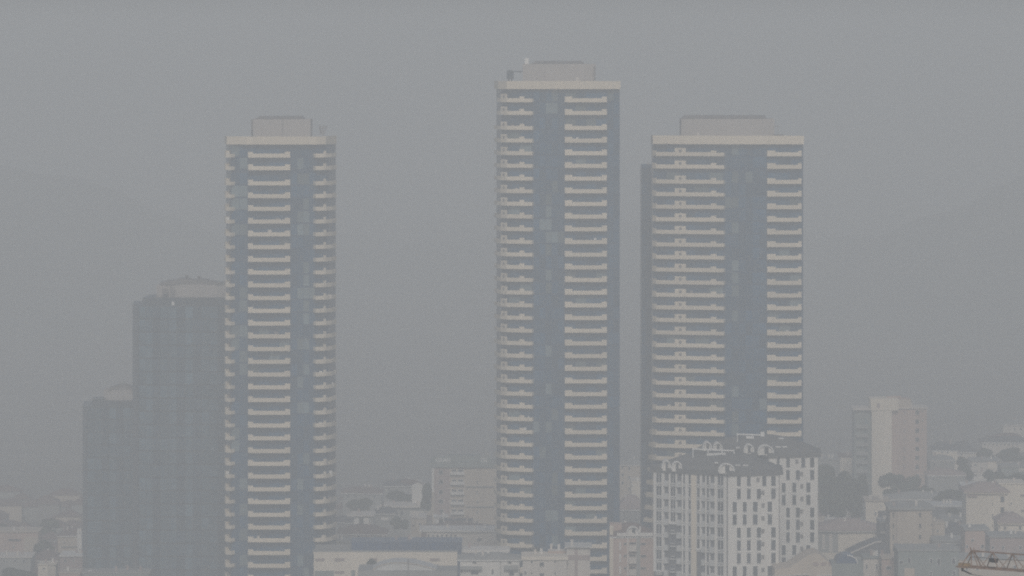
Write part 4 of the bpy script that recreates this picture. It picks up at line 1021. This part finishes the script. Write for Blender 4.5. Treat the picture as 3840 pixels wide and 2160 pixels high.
for i in range(160):   # low roofs filling the lanes between the near houses
    Y = r.uniform(1540, 1900); px = r.choice((r.uniform(-50, 330), r.uniform(1240, 1860), r.uniform(3050, 3860), r.uniform(3050, 3860))); x = X(px, Y)
    gzz = ground_z(x, Y); w = r.uniform(3, 6); d_ = r.uniform(6, 9); h = r.uniform(4, 7)
    mb.box(x - w, x + w, Y, Y + d_, gzz - .5, gzz + h, r.choice((1, 1, 0, 2)))
    hip(mb, [(x - w, Y), (x + w, Y), (x + w, Y + d_), (x - w, Y + d_)], gzz + h + .01, gzz + h + 2, .5, 3, tiers=((1, 0), (.2, 1)))
o = link('low_rooftops', mb.mesh('low_rooftops', ['town_wall', 'dull_render', 'sand_render', 'tile_roof'])); o['kind'] = 'stuff'

# ------------------------------------------------------------------ tower crane
K = 450.0
tip = Vector((X(3600, K), K, Z(2122, K)))
dr = Vector((.77, -.638, 0)).normalized(); sd = Vector((-dr.y, dr.x, 0))
cr = thing('tower_crane', 'rusty orange lattice crane jib reaching in from the lower right edge', 'crane', tuple(tip + dr * 34 - Vector((0, 0, tip.z - ground_z(60, 430)))))
L = 46.0
m = MB()
for s in (-.55, .55): m.bar(tip + sd * s, tip + dr * L + sd * s, .12)
part('bottom_chord', m, 'crane_paint', cr)
m = MB(); up = Vector((0, 0, 1.33)); m.bar(tip + dr * 1.15 + up, tip + dr * L + up, .11); m.bar(tip + dr * 1.15 + up, tip + dr * 1.05 + up + Vector((0, 0, .28)), .06); m.bar(tip + dr * 1.4 + up, tip + dr * 1.4 + up + Vector((0, 0, .28)), .05)
m.bar(tip + dr * 1.1 + up, tip + dr * 1.9 + up, .16)
part('top_chord', m, 'crane_paint', cr)
nodes = [1.3 + 2.0 * k for k in range(22)]
for k, q in enumerate(nodes):
    m = MB()
    for s in (-.55, .55):
        m.bar(tip + dr * q + up, tip + dr * (q - .95) + sd * s, .06); m.bar(tip + dr * q + up, tip + dr * (q + .95) + sd * s, .06)
    m.bar(tip + dr * (q + .95) - sd * .55, tip + dr * (q + .95) + sd * .55, .06)
    part('lattice_brace', m, 'crane_paint', cr)
m = MB(); m.bar(tip + up * .0 + dr * .1, tip + dr * 1.15 + up, .07); m.bar(tip + dr * 1.15, tip + dr * 1.15 + up, .09); m.bar(tip + dr * 1.8 + sd * .5, tip + dr * 1.45 + up, .08); part('end_frame', m, 'crane_paint', cr)
m = MB(); m.bar(tip + dr * 1.2 + up * .62, tip + dr * L + up * .58, .035); part('trolley_cable', m, 'black_steel', cr)
m = MB(); m.bar(tip - dr * .05 + Vector((0, 0, .06)), tip + dr * .9 + Vector((0, 0, .06)), .40); part('end_block', m, 'crane_yellow', cr)
m = MB(); a_ = tip + dr * .25; m.bar(a_ - Vector((0, 0, .15)), a_ - Vector((0, 0, .42)), .2); m.bar(a_ - Vector((0, 0, .35)), a_ + dr * .9 - Vector((0, 0, .62)), .1)
part('hook_block', m, 'black_steel', cr)
m = MB(); p = a_ + dr * .9 - Vector((0, 0, .62))
for k in range(10):
    q = p + dr * 1.6 - Vector((0, 0, .16 if k < 4 else -.04 * (k - 4) )); m.bar(p, q, .04); p = q
part('hoist_rope', m, 'black_steel', cr)
b_ = tip + dr * 3.35 + up * .52
m = MB(); m.bar(b_ - dr * .32, b_ + dr * .38 - Vector((0, 0, .06)), .32); part('winch_box', m, 'black_steel', cr)
mx_, my_ = cr.location.x, cr.location.y
m = MB(); zb, zt_ = cr.location.z, tip.z + 6
for sx in (-.8, .8):
    for sy in (-.8, .8): m.bar((mx_ + sx, my_ + sy, zb), (mx_ + sx, my_ + sy, zt_), .16)
z = zb
while z < zt_ - 2:
    for sx, sy, tx, ty in ((-.8, -.8, .8, -.8), (.8, -.8, .8, .8), (.8, .8, -.8, .8), (-.8, .8, -.8, -.8)): m.bar((mx_ + sx, my_ + sy, z), (mx_ + tx, my_ + ty, z + 1.6), .07)
    z += 1.6
part('mast', m, 'crane_paint', cr)
m = MB(); m.bar((mx_, my_, zt_), tuple(tip + dr * 12 + up), .08); m.bar((mx_, my_, zt_), tuple(tip + dr * (L - 1) + up), .08); part('tie_rod', m, 'black_steel', cr)
m = MB(); m.bar(tip + dr * (L - 4) - Vector((0, 0, .8)), tip + dr * (L - 1) - Vector((0, 0, .8)), 1.8); part('counterweight', m, 'dull_render', cr)
